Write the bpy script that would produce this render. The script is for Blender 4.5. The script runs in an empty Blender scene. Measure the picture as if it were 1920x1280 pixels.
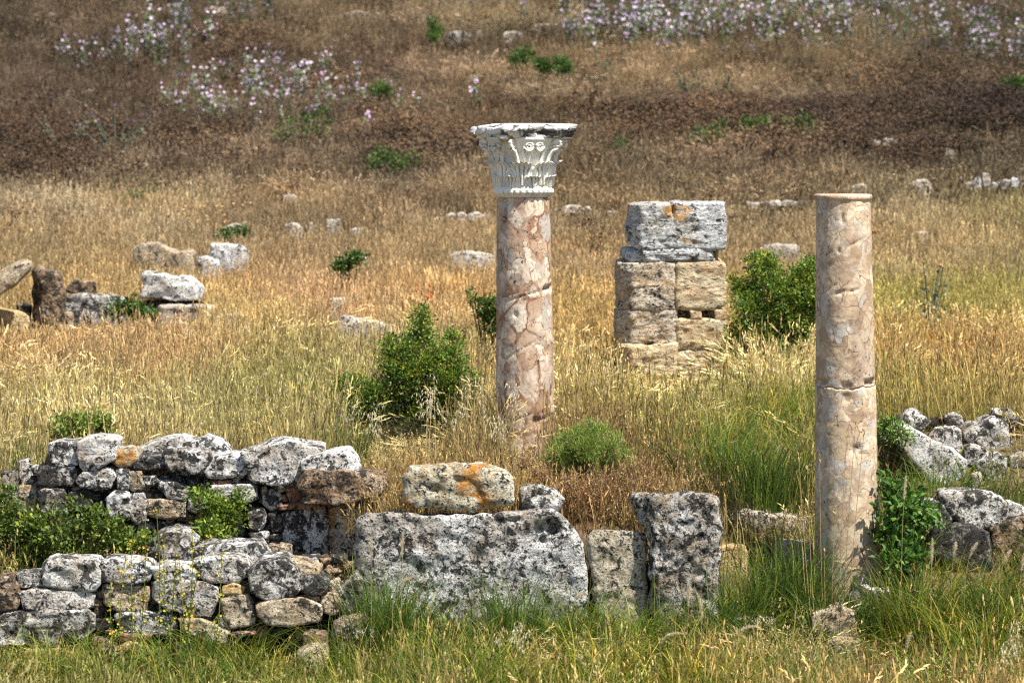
import bpy, math, random
import numpy as np
from mathutils import Vector, Matrix, Euler

SC = bpy.context.scene
R = math.radians
# ---------------------------------------------------------------- camera, world, sun, exposure
CAM_Z = 3.6
LENS = 135.0
F = LENS / 36.0 * 1920.0
HOR = 240.0
PITCH = math.atan((640.0 - HOR) / F)
cam_data = bpy.data.cameras.new('camera')
cam = bpy.data.objects.new('camera', cam_data)
SC.collection.objects.link(cam)
SC.camera = cam
cam.location = (0, 0, CAM_Z)
cam.rotation_euler = (math.pi / 2 - PITCH, 0, 0)
cam_data.sensor_width = 36.0
cam_data.lens = LENS
cam_data.clip_start = 0.5
cam_data.clip_end = 1000
cam_data.dof.use_dof = True
cam_data.dof.focus_distance = 28.6
cam_data.dof.aperture_fstop = 3.4

SUN_EL, SUN_AZ = R(62), R(50)      # azimuth measured to the right of the direction behind the camera
sunv = Vector((math.cos(SUN_EL) * math.sin(SUN_AZ), -math.cos(SUN_EL) * math.cos(SUN_AZ), math.sin(SUN_EL)))
world = bpy.data.worlds.new('World'); SC.world = world; world.use_nodes = True
wn = world.node_tree
bg = wn.nodes['Background']
sky = wn.nodes.new('ShaderNodeTexSky')
sky.sky_type = 'NISHITA'; sky.sun_disc = False
sky.sun_elevation = SUN_EL
sky.sun_rotation = math.atan2(sunv.x, sunv.y)
sky.air_density = 1.0; sky.dust_density = 1.0
wn.links.new(sky.outputs[0], bg.inputs[0])
bg.inputs[1].default_value = 0.08
sd = bpy.data.lights.new('sun', 'SUN'); sd.energy = 5.0; sd.angle = R(0.5); sd.color = (1.0, 0.94, 0.83)
sun = bpy.data.objects.new('sun', sd); SC.collection.objects.link(sun)
sun.rotation_euler = (-sunv).to_track_quat('-Z', 'Y').to_euler()
sun.location = (8, -8, 20)
SC.view_settings.view_transform = 'Standard'; SC.view_settings.look = 'None'
SC.view_settings.exposure = 0.88; SC.view_settings.gamma = 1.0
SC.view_settings.use_curve_mapping = False
SC.render.engine = 'CYCLES'
SC.cycles.max_bounces = 5; SC.cycles.diffuse_bounces = 3; SC.cycles.glossy_bounces = 1
SC.cycles.transmission_bounces = 2
SC.cycles.use_denoising = False
SC.cycles.pixel_filter_type = 'BLACKMAN_HARRIS'
SC.cycles.filter_width = 1.2

# ---------------------------------------------------------------- projection helpers
cP, sP = math.cos(PITCH), math.sin(PITCH)
def at(px, py, d):
    """World point seen at photograph pixel (px, py) at a distance d along the ground axis."""
    a = (px - 960.0) / F; b = (640.0 - py) / F
    # camera forward = (0, cP, -sP); up = (0, sP, cP)
    dy = cP + b * sP; dz = -sP + b * cP
    t = d / dy
    return np.array([a * t, d, CAM_Z + dz * t])
def proj(x, y, z):
    zz = z - CAM_Z
    fw = y * cP - zz * sP; up = y * sP + zz * cP
    return 960 + F * x / fw, 640 - F * up / fw
def ppm(d): return F / d      # photograph pixels per metre

# ---------------------------------------------------------------- numpy noise
_rs = np.random.RandomState(7)
_perm = _rs.permutation(256).astype(np.int64); _perm = np.concatenate([_perm, _perm, _perm])
_g = _rs.normal(size=(256, 3)); _g /= np.linalg.norm(_g, axis=1)[:, None]
def perlin(p):
    p = np.asarray(p, float)
    i = np.floor(p).astype(np.int64); f = p - i; i &= 255
    u = f * f * f * (f * (f * 6 - 15) + 10)
    out = 0
    for dx in (0, 1):
        for dy in (0, 1):
            for dz in (0, 1):
                h = _perm[_perm[_perm[i[:, 0] + dx] + i[:, 1] + dy] + i[:, 2] + dz]
                g = _g[h]
                v = g[:, 0] * (f[:, 0] - dx) + g[:, 1] * (f[:, 1] - dy) + g[:, 2] * (f[:, 2] - dz)
                w = (u[:, 0] if dx else 1 - u[:, 0]) * (u[:, 1] if dy else 1 - u[:, 1]) * (u[:, 2] if dz else 1 - u[:, 2])
                out = out + v * w
    return out
def fbm(p, oct=4, gain=0.5, ridged=False):
    a, s, amp = 0, 1.0, 1.0
    p = np.asarray(p, float)
    for k in range(oct):
        n = perlin(p * s + 17.3 * k)
        if ridged: n = 0.5 - 2 * np.abs(n)
        a = a + n * amp; s *= 2.03; amp *= gain
    return a
def sstep(a, b, x):
    t = np.clip((np.asarray(x, float) - a) / (b - a), 0, 1); return t * t * (3 - 2 * t)

# ---------------------------------------------------------------- ground heights (metres below the camera, negative)
PD = np.array([-40, 8, 20, 24, 26.3, 27.0, 27.42, 27.55, 29, 31, 36, 42, 46, 50, 54, 58, 64, 70, 80, 110, 170], float)
HM = np.array([-4.9, -4.7, -4.2, -3.95, -3.72, -3.56, -3.5, -2.9, -2.76, -2.70, -2.42, -2.2, -1.85, -1.32, -.75, -.22, .82, 2.05, 4.4, 12, 26], float)
HL = np.array([-4.9, -4.7, -4.3, -4.05, -3.84, -3.70, -3.5, -3.42, -2.88, -2.70, -2.42, -2.2, -1.85, -1.32, -.75, -.22, .82, 2.05, 4.4, 12, 26], float)
HR = np.array([-4.9, -4.7, -4.2, -3.95, -3.70, -3.52, -3.40, -3.33, -2.76, -2.70, -2.42, -2.2, -1.85, -1.32, -.75, -.22, .82, 2.05, 4.4, 12, 26], float)
def ground(x, d):
    x = np.atleast_1d(np.asarray(x, float)); d = np.atleast_1d(np.asarray(d, float))
    px = 960 + F * x / 27.2
    hm, hl, hr = np.interp(d, PD, HM), np.interp(d, PD, HL), np.interp(d, PD, HR)
    wl = 1 - sstep(640, 690, px); wr = sstep(1345, 1420, px)
    h = hm * (1 - wl) * (1 - wr) + hl * wl + hr * wr
    q = np.stack([x * .35, d * .35, x * 0], 1)
    h = h + .44 * np.exp(-np.abs((x - 3.62) / .85) ** 4 - ((d - 29.5) / .55) ** 2)
    h = h - .22 * np.exp(-((d - 28.2) / .35) ** 2) * wl
    h = h + 0.10 * fbm(q, 3) * sstep(30, 40, d) + 0.03 * perlin(q * 5 + 3)
    q2 = np.stack([x * .09, d * .13, x * 0 + 4], 1)
    h = h + 0.55 * perlin(q2) * sstep(46, 60, d)
    return h + CAM_Z
def gz(x, d): return float(ground(x, d)[0])

# ---------------------------------------------------------------- mesh helpers
COL = SC.collection
def mesh_np(name, V, Fc, mats, cols=None, smooth=True, mi=None):
    """V (n,3), Fc list of arrays of faces with the same vertex count per array."""
    me = bpy.data.meshes.new(name)
    V = np.asarray(V, np.float32)
    me.vertices.add(len(V)); me.vertices.foreach_set('co', V.ravel())
    if not isinstance(Fc, (list, tuple)): Fc = [Fc]
    Fc = [np.asarray(f, np.int32) for f in Fc if len(f)]
    nl = sum(f.size for f in Fc); npoly = sum(len(f) for f in Fc)
    me.loops.add(nl); me.polygons.add(npoly)
    me.loops.foreach_set('vertex_index', np.concatenate([f.ravel() for f in Fc]))
    st, s = [], 0
    for f in Fc:
        k = f.shape[1]
        st.append(np.arange(len(f)) * k + s); s += f.size
    me.polygons.foreach_set('loop_start', np.concatenate(st).astype(np.int32))
    if mi is not None: me.polygons.foreach_set('material_index', np.asarray(mi, np.int32))
    me.polygons.foreach_set('use_smooth', np.full(npoly, smooth))
    me.update(calc_edges=True); me.validate()
    if cols is not None:
        ca = me.color_attributes.new('Col', 'FLOAT_COLOR', 'POINT')
        c = np.ones((len(V), 4), np.float32); c[:, :3] = cols
        ca.data.foreach_set('color', c.ravel())
    for m in (mats if isinstance(mats, (list, tuple)) else [mats]): me.materials.append(m)
    return me
def tag(o, label=None, cat=None, group=None, kind=None):
    if label: o['label'] = label
    if cat: o['category'] = cat
    if group: o['group'] = group
    if kind: o['kind'] = kind
    return o
def wloc(o):
    v = Vector(o.location)
    while o.parent: o = o.parent; v = v + Vector(o.location)
    return v
def link(name, me, loc=(0, 0, 0), parent=None):
    """me's vertices are in world space; the object gets its origin at loc."""
    o = bpy.data.objects.new(name, me); COL.objects.link(o)
    if me is not None: me.transform(Matrix.Translation(-Vector(loc)))
    L = Vector(loc)
    if parent is not None: o.parent = parent; L = L - wloc(parent)
    o.location = L
    return o
def empty(name, loc, label=None, cat=None, group=None):
    o = bpy.data.objects.new(name, None); COL.objects.link(o)
    o.location = loc; o.empty_display_size = 0.2
    return tag(o, label, cat, group)

# ---------------------------------------------------------------- materials
def nt(name):
    m = bpy.data.materials.new(name); m.use_nodes = True
    t = m.node_tree; b = t.nodes['Principled BSDF']
    b.inputs['Roughness'].default_value = 0.9
    b.inputs['Specular IOR Level'].default_value = 0.2
    return m, t, b
class NB:
    def __init__(s, t): s.t = t
    def n(s, typ, **kw):
        x = s.t.nodes.new(typ)
        for k, v in kw.items(): setattr(x, k, v)
        return x
    def link(s, a, b): s.t.links.new(a, b)
    def val(s, sock, v):
        if hasattr(v, 'is_output') or isinstance(v, bpy.types.NodeSocket): s.t.links.new(v, sock)
        else:
            if isinstance(v, (tuple, list)) and len(v) == 3 and sock.type == 'RGBA': v = (*v, 1)
            sock.default_value = v
    def noise(s, vec, scale, detail=4, rough=.55, dist=0.0, out=0):
        x = s.n('ShaderNodeTexNoise'); s.val(x.inputs['Vector'], vec); x.inputs['Scale'].default_value = scale
        x.inputs['Detail'].default_value = detail; x.inputs['Roughness'].default_value = rough
        x.inputs['Distortion'].default_value = dist
        return x.outputs[out]
    def vor(s, vec, scale, feature='F1', out='Distance', rnd=1.0):
        x = s.n('ShaderNodeTexVoronoi', feature=feature); s.val(x.inputs['Vector'], vec)
        x.inputs['Scale'].default_value = scale; x.inputs['Randomness'].default_value = rnd
        return x.outputs[out]
    def rmp(s, v, a, b, c=0.0, d=1.0, smooth=True):
        x = s.n('ShaderNodeMapRange'); x.interpolation_type = 'SMOOTHSTEP' if smooth else 'LINEAR'
        s.val(x.inputs[0], v); x.inputs[1].default_value = a; x.inputs[2].default_value = b
        x.inputs[3].default_value = c; x.inputs[4].default_value = d
        return x.outputs[0]
    def mix(s, f, a, b, mode='MIX'):
        x = s.n('ShaderNodeMix', data_type='RGBA', blend_type=mode); s.val(x.inputs[0], f)
        s.val(x.inputs[6], a); s.val(x.inputs[7], b); return x.outputs[2]
    def m(s, op, a, b=0.0, c=0.0):
        x = s.n('ShaderNodeMath', operation=op); s.val(x.inputs[0], a); s.val(x.inputs[1], b); s.val(x.inputs[2], c)
        return x.outputs[0]
    def vm(s, op, a, b=(0, 0, 0)):
        x = s.n('ShaderNodeVectorMath', operation=op); s.val(x.inputs[0], a); s.val(x.inputs[1], b); return x.outputs[0]
    def bump(s, h, strength, dist, normal=None):
        x = s.n('ShaderNodeBump'); s.val(x.inputs['Height'], h); x.inputs['Strength'].default_value = strength
        x.inputs['Distance'].default_value = dist
        if normal is not None: s.link(normal, x.inputs['Normal'])
        return x.outputs[0]
    def coords(s, rnd=True, scale=(1, 1, 1)):
        c = s.n('ShaderNodeTexCoord').outputs['Object']
        if rnd:
            r = s.n('ShaderNodeObjectInfo').outputs['Random']
            cb = s.n('ShaderNodeCombineXYZ'); v = s.m('MULTIPLY', r, 91.7)
            s.link(v, cb.inputs[0]); s.link(s.m('MULTIPLY', r, 53.1), cb.inputs[1]); s.link(v, cb.inputs[2])
            c = s.vm('ADD', c, cb.outputs[0])
        if scale != (1, 1, 1): c = s.vm('MULTIPLY', c, scale)
        return c

def rock_mat(name, base, light, dark=(.025, .024, .022), dk=.5, lt=.5, orange=0.0, ocol=(.55, .23, .03),
             stretch=(1, 1, 1), pit=1.0, big=1.0, bumpd=.03):
    m, t, b = nt(name); B = NB(t)
    c = B.coords(scale=stretch)
    nA = B.noise(c, 2.6 * big, 5, .6)
    nB = B.noise(c, 8 * big, 8, .72, .6)
    nC = B.noise(c, 30, 5, .7)
    nD = B.noise(c, 16, 7, .75, 1.0)
    col = B.mix(B.rmp(nA, .62 - .3 * lt, .78 - .3 * lt), base, light)
    col = B.mix(B.m('MULTIPLY', B.rmp(nD, .44, .56), .75), col, tuple(min(.84, v * 1.25) for v in light))
    warm = tuple(np.array(base) * np.array([.72, .58, .45]))
    col = B.mix(B.m('MULTIPLY', B.rmp(B.noise(c, 5, 4, .6, .3), .52, .68), .55), col, warm)
    # dark crustose lichen patches broken up at two scales
    patch = B.m('ADD', B.m('MULTIPLY', nB, .42), B.m('MULTIPLY', nD, .58))
    dk0 = .60 - .17 * dk
    darkm = B.m('MULTIPLY', B.rmp(patch, dk0, dk0 + .035), .95)
    col = B.mix(darkm, col, dark)
    spk = B.noise(c, 55, 4, .7)
    col = B.mix(B.m('MULTIPLY', B.rmp(spk, .545, .60), min(.9, .35 + .7 * dk)), col, dark)
    # fine speckle and pores
    pores = B.rmp(nC, .50, .60)
    col = B.mix(B.m('MULTIPLY', pores, min(.8, .25 + .4 * dk) * pit), col, tuple(np.array(base) * .18))
    vp = B.vor(B.vm('ADD', c, B.vm('MULTIPLY', B.noise(c, 20, 2, out=1), (.05, .05, .05))), 30)
    holes = B.m('MULTIPLY', B.rmp(vp, .34, .16), B.rmp(nB, .42, .55))
    col = B.mix(B.m('MULTIPLY', holes, .8 * pit), col, (.02, .018, .015))
    if orange > 0:
        om = B.m('MULTIPLY', B.rmp(B.noise(c, 3.4, 3, .5, .4), .70 - .2 * orange, .75 - .2 * orange), B.rmp(nD, .42, .55))
        col = B.mix(B.m('MULTIPLY', om, .9), col, ocol)
    t.links.new(col, b.inputs['Base Color'])
    h = B.m('ADD', B.m('MULTIPLY', nC, .35), B.m('MULTIPLY', nD, .75))
    h = B.m('ADD', h, B.m('MULTIPLY', nB, .7))
    h = B.m('SUBTRACT', h, B.m('MULTIPLY', holes, .55 * pit))
    t.links.new(B.bump(h, 1.0, bumpd), b.inputs['Normal'])
    b.inputs['Roughness'].default_value = .95; b.inputs['Specular IOR Level'].default_value = .1
    return m
M = {}
M['grey'] = rock_mat('grey_lichened_stone', (.36, .32, .26), (.70, .69, .66), dk=.70, lt=.6)
M['slab'] = rock_mat('slab_stone', (.44, .39, .32), (.74, .73, .70), dk=.50, lt=.7, pit=1.0, big=.8, bumpd=.06)
M['block'] = rock_mat('tan_block_stone', (.46, .39, .27), (.66, .61, .51), dk=.46, lt=.5, bumpd=.05)
M['darkgrey'] = rock_mat('dark_lichened_stone', (.24, .22, .19), (.60, .61, .61), dk=.90, lt=.4)
M['white'] = rock_mat('bleached_stone', (.48, .43, .36), (.80, .79, .77), dk=.56, lt=.7)
M['bright'] = rock_mat('sun_bleached_stone', (.52, .48, .42), (.74, .72, .69), dk=.42, lt=.8)
M['tan'] = rock_mat('tan_stone', (.40, .30, .185), (.58, .50, .38), dk=.45, lt=.5)
M['brown'] = rock_mat('brown_stone', (.27, .18, .11), (.50, .40, .30), dk=.65, lt=.35)
M['orange'] = rock_mat('orange_lichened_stone', (.52, .41, .26), (.76, .69, .55), dk=.40, lt=.6, orange=.95, bumpd=.05)
M['tall'] = rock_mat('tall_block_stone', (.42, .35, .26), (.76, .75, .72), dk=.60, lt=.55, orange=.25, bumpd=.06)
M['ochre'] = rock_mat('ochre_stone', (.48, .33, .14), (.60, .47, .27), dk=.12, lt=.4)
M['tile'] = rock_mat('red_tile', (.33, .15, .09), (.48, .32, .22), dk=.5, lt=.4)
M['heap'] = rock_mat('pale_heap_rock', (.44, .39, .33), (.68, .66, .62), dk=.66, lt=.7)
M['pale'] = rock_mat('pale_far_stone', (.42, .35, .27), (.62, .57, .50), dk=.35, lt=.6, big=1.2)
M['trav'] = rock_mat('travertine', (.66, .43, .24), (.76, .60, .41), dk=.10, lt=.5, stretch=(.6, .6, 1.5), bumpd=.05)
M['travgrey'] = rock_mat('travertine_lichened', (.46, .43, .38), (.66, .68, .70), dk=.36, lt=.8, orange=.58, stretch=(.8, .8, 1.3), bumpd=.045, ocol=(.60, .29, .03))
M['travmix'] = rock_mat('travertine_stained', (.58, .41, .25), (.70, .62, .52), dk=.34, lt=.45, stretch=(.8, .8, 1.3), bumpd=.05)

def veg_mat(name, trans=.35, spec=.25, rough=.6):
    m, t, b = nt(name); B = NB(t)
    a = B.n('ShaderNodeAttribute'); a.attribute_name = 'Col'
    ti = B.n('ShaderNodeAttribute'); ti.attribute_name = 'tint'; ti.attribute_type = 'INSTANCER'
    col = B.mix(1.0, a.outputs['Color'], ti.outputs['Color'], 'MULTIPLY')
    r = B.n('ShaderNodeObjectInfo').outputs['Random']
    h = B.n('ShaderNodeHueSaturation'); B.link(col, h.inputs['Color'])
    B.link(B.rmp(r, 0, 1, .72, 1.25, False), h.inputs['Value'])
    col = h.outputs[0]
    B.link(col, b.inputs['Base Color'])
    b.inputs['Roughness'].default_value = rough; b.inputs['Specular IOR Level'].default_value = spec
    tr = B.n('ShaderNodeBsdfTranslucent'); B.link(col, tr.inputs['Color'])
    mx = B.n('ShaderNodeMixShader'); mx.inputs[0].default_value = trans
    B.link(b.outputs[0], mx.inputs[1]); B.link(tr.outputs[0], mx.inputs[2])
    B.link(mx.outputs[0], t.nodes['Material Output'].inputs[0])
    return m
def leaf_mat(name, trans=.3, spec=.35, rough=.45):
    m, t, b = nt(name); B = NB(t)
    a = B.n('ShaderNodeAttribute'); a.attribute_name = 'Col'
    B.link(a.outputs['Color'], b.inputs['Base Color'])
    b.inputs['Roughness'].default_value = rough; b.inputs['Specular IOR Level'].default_value = spec
    tr = B.n('ShaderNodeBsdfTranslucent'); B.link(a.outputs['Color'], tr.inputs['Color'])
    mx = B.n('ShaderNodeMixShader'); mx.inputs[0].default_value = trans
    B.link(b.outputs[0], mx.inputs[1]); B.link(tr.outputs[0], mx.inputs[2])
    B.link(mx.outputs[0], t.nodes['Material Output'].inputs[0])
    return m
VEG = veg_mat('grass_blades'); LEAF = leaf_mat('shrub_leaves')

def soil_mat():
    m, t, b = nt('soil'); B = NB(t)
    c = B.n('ShaderNodeTexCoord').outputs['Object']
    n1 = B.noise(c, .5, 5); n2 = B.noise(c, 6, 8, .7)
    col = B.mix(B.rmp(n2, .35, .65), (.085, .052, .028), (.22, .15, .085))
    col = B.mix(B.m('MULTIPLY', B.rmp(n1, .5, .65), .5), col, (.10, .10, .04))
    B.link(col, b.inputs['Base Color'])
    B.link(B.bump(n2, .8, .05), b.inputs['Normal'])
    return m
M['soil'] = soil_mat()

def breccia(name, big, matrix, clasts, crackw, small, u2=.46, wid=.055, esk=.58, ck=.88):
    """Brecciated marble: angular clasts of several colours in a brown matrix, with thin dark cracks."""
    m, t, b = nt(name); B = NB(t)
    c = B.coords(rnd=False, scale=(1, 1, .78))
    w = B.vm('SUBTRACT', B.noise(c, 5, 3, out=1), (.5, .5, .5))
    cw = B.vm('ADD', c, B.vm('MULTIPLY', w, (.17, .17, .17)))
    cell = B.vor(cw, big, 'F1', 'Color'); edge = B.vor(cw, big, 'DISTANCE_TO_EDGE', 'Distance')
    cell2 = B.vor(cw, small, 'F1', 'Color'); edge2 = B.vor(cw, small, 'DISTANCE_TO_EDGE', 'Distance')
    sp = B.n('ShaderNodeSeparateColor'); B.link(cell, sp.inputs[0]); sp2 = B.n('ShaderNodeSeparateColor'); B.link(cell2, sp2.inputs[0])
    col = clasts[0]
    for i, cc in enumerate(clasts[1:]):
        th = (i + 1) / len(clasts)
        col = B.mix(B.rmp(sp.outputs[0], th - .004, th + .004), col, cc)
    col2 = clasts[0]
    for i, cc in enumerate(clasts[1:][::-1]):
        th = (i + 1) / len(clasts)
        col2 = B.mix(B.rmp(sp2.outputs[1], th - .004, th + .004), col2, cc)
    col2 = B.mix(B.m('MULTIPLY', B.rmp(edge2, .05, .012), B.rmp(B.noise(c, 9, 3), .62, .42)), col2, matrix)
    # where the patch noise says so the small fragments take over
    pn = B.noise(c, 2.6, 3, .6)
    use2 = B.rmp(pn, u2, u2 + .07)
    fine = B.noise(c, 26, 7, .7, .5)
    mcol = B.mix(B.rmp(fine, .35, .65), tuple(np.array(matrix) * .62), tuple(np.array(matrix) * 1.35))
    e = B.rmp(B.m('ADD', edge, B.m('MULTIPLY', B.m('SUBTRACT', B.noise(c, 14, 4, .6), .5), .16)), wid - .02, wid + .035)
    e = B.m('MAXIMUM', e, B.rmp(B.noise(B.vm('ADD', c, (3, 1, 8)), 5, 3, .6), esk, esk + .12))
    col = B.mix(e, mcol, col)
    col = B.mix(use2, col, col2)
    vein = B.rmp(B.m('ABSOLUTE', B.m('SUBTRACT', B.noise(c, 4.5, 5, .6, 1.2), .5)), .016, .004)
    col = B.mix(B.m('MULTIPLY', vein, .6), col, tuple(np.array(matrix) * .75))
    col = B.mix(B.rmp(fine, .3, .75, 0, .30, False), col, tuple(np.array(matrix) * .9))
    stain = B.rmp(B.noise(B.vm('MULTIPLY', c, (1, 1, .35)), 3.2, 4, .6), .5, .68)
    col = B.mix(B.m('MULTIPLY', stain, .5), col, (.19, .14, .11))
    blue = B.rmp(B.noise(B.vm('ADD', c, (9, 2, 5)), 6, 2, .5, .8), .60, .66)
    col = B.mix(B.m('MULTIPLY', blue, .3), col, (.42, .46, .47))
    streak = B.rmp(B.noise(B.vm('MULTIPLY', c, (9, 9, .8)), 3, 5, .65), .52, .70)
    col = B.mix(B.m('MULTIPLY', streak, .3), col, (.22, .165, .13))
    crk = B.rmp(edge, crackw, crackw * .3)
    crk = B.m('MULTIPLY', crk, B.rmp(B.noise(c, 7, 3, .6), .53, .60))
    crk2 = B.m('MULTIPLY', B.rmp(edge2, .014, .004), B.rmp(B.noise(B.vm('ADD', c, (7, 3, 1)), 8, 3), .54, .61))
    crk = B.m('MAXIMUM', crk, crk2)
    spots = B.m('MULTIPLY', B.rmp(B.vor(c, 22), .16, .08), B.rmp(B.noise(c, 3, 2), .5, .6))
    crk = B.m('MAXIMUM', crk, spots)
    broad = B.noise(B.vm('ADD', c, (11, 4, 2)), 2.2, 5, .65, .8)
    col = B.mix(B.rmp(broad, .45, .65, 0, .34), col, tuple(np.array(matrix) * .80))
    col = B.mix(B.rmp(broad, .48, .36, 0, .2), col, (.66, .60, .52))
    col = B.mix(B.m('MULTIPLY', crk, ck), col, (.04, .028, .02))
    col = B.mix(1.0, col, (1.12, 1.07, .99), 'MULTIPLY')
    B.link(col, b.inputs['Base Color'])
    h = B.m('SUBTRACT', B.m('MULTIPLY', fine, .25), B.m('MULTIPLY', crk, .8))
    h = B.m('ADD', h, B.m('MULTIPLY', e, .03))
    B.link(B.bump(h, .9, .016), b.inputs['Normal'])
    b.inputs['Roughness'].default_value = .7; b.inputs['Specular IOR Level'].default_value = .25
    return m
M['brec1'] = breccia('breccia_marble', 6.0, (.27, .155, .10), [(.50, .37, .27), (.64, .56, .48), (.42, .40, .38), (.70, .64, .56), (.54, .42, .32), (.38, .27, .20)], .010, 15)
M['brec2'] = breccia('pale_breccia_marble', 10.5, (.37, .275, .20), [(.56, .45, .33), (.64, .55, .43), (.47, .47, .46), (.50, .40, .29), (.36, .27, .19), (.66, .58, .46), (.44, .35, .27)], .009, 26, .47, .035, .50, .9)

def marble_mat():
    m, t, b = nt('white_marble'); B = NB(t)
    c = B.coords(rnd=False)
    n1 = B.noise(c, 6, 6, .65); n2 = B.noise(c, 22, 6, .7, .5)
    col = B.mix(B.rmp(n1, .4, .65), (.84, .82, .74), (.68, .67, .60))
    col = B.mix(B.rmp(n2, .52, .68, 0, .35), col, (.34, .34, .30))
    col = B.mix(B.m('MULTIPLY', B.rmp(n1, .48, .60), .15), col, (.38, .38, .34))
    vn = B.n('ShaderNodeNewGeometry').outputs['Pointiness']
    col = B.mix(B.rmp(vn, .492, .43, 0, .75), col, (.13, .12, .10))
    col = B.mix(B.m('MULTIPLY', B.rmp(B.noise(c, 4, 3), .60, .68), .6), col, (.55, .42, .24))
    B.link(col, b.inputs['Base Color'])
    B.link(B.bump(n2, .6, .01), b.inputs['Normal'])
    b.inputs['Roughness'].default_value = .6
    return m
def abacus_mat():
    m, t, b = nt('weathered_marble_abacus'); B = NB(t)
    c = B.coords(rnd=False)
    n1 = B.noise(c, 7, 8, .7, .4)
    z = B.n('ShaderNodeSeparateXYZ'); B.link(B.n('ShaderNodeTexCoord').outputs['Object'], z.inputs[0])
    x = B.m('ADD', z.outputs[0], .13)
    # black crust on the front face, right of the broken corner
    zone = B.m('MULTIPLY', B.rmp(x, -.10, -.04), B.rmp(z.outputs[2], .095, .055))
    dk = B.rmp(B.m('ADD', n1, B.m('MULTIPLY', zone, .17)), .60, .70)
    col = B.mix(B.noise(c, 12, 4), (.80, .79, .76), (.62, .61, .58))
    col = B.mix(B.m('MULTIPLY', dk, .92), col, (.035, .035, .033))
    B.link(col, b.inputs['Base Color'])
    B.link(B.bump(n1, .8, .02), b.inputs['Normal'])
    b.inputs['Roughness'].default_value = .7
    return m
M['marble'] = marble_mat(); M['abacus'] = abacus_mat()
# ---------------------------------------------------------------- the ground
def build_ground():
    ds = np.concatenate([np.linspace(-40, 20, 25)[:-1], np.linspace(20, 32, 121)[:-1], np.linspace(32, 80, 161)[:-1], np.linspace(80, 170, 40)])
    xs = np.concatenate([np.linspace(-90, -16, 30)[:-1], np.linspace(-16, 16, 161)[:-1], np.linspace(16, 90, 30)])
    X, D = np.meshgrid(xs, ds)
    Z = ground(X.ravel(), D.ravel())
    V = np.stack([X.ravel(), D.ravel(), Z], 1)
    n, w = len(ds), len(xs)
    i = np.arange(n * w).reshape(n, w)
    Q = np.stack([i[:-1, :-1].ravel(), i[:-1, 1:].ravel(), i[1:, 1:].ravel(), i[1:, :-1].ravel()], 1)
    o = link('ground', mesh_np('ground', V, Q, M['soil']))
    tag(o, 'dry earth of the field rising to the hillside', 'ground', kind='structure')
build_ground()

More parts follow.
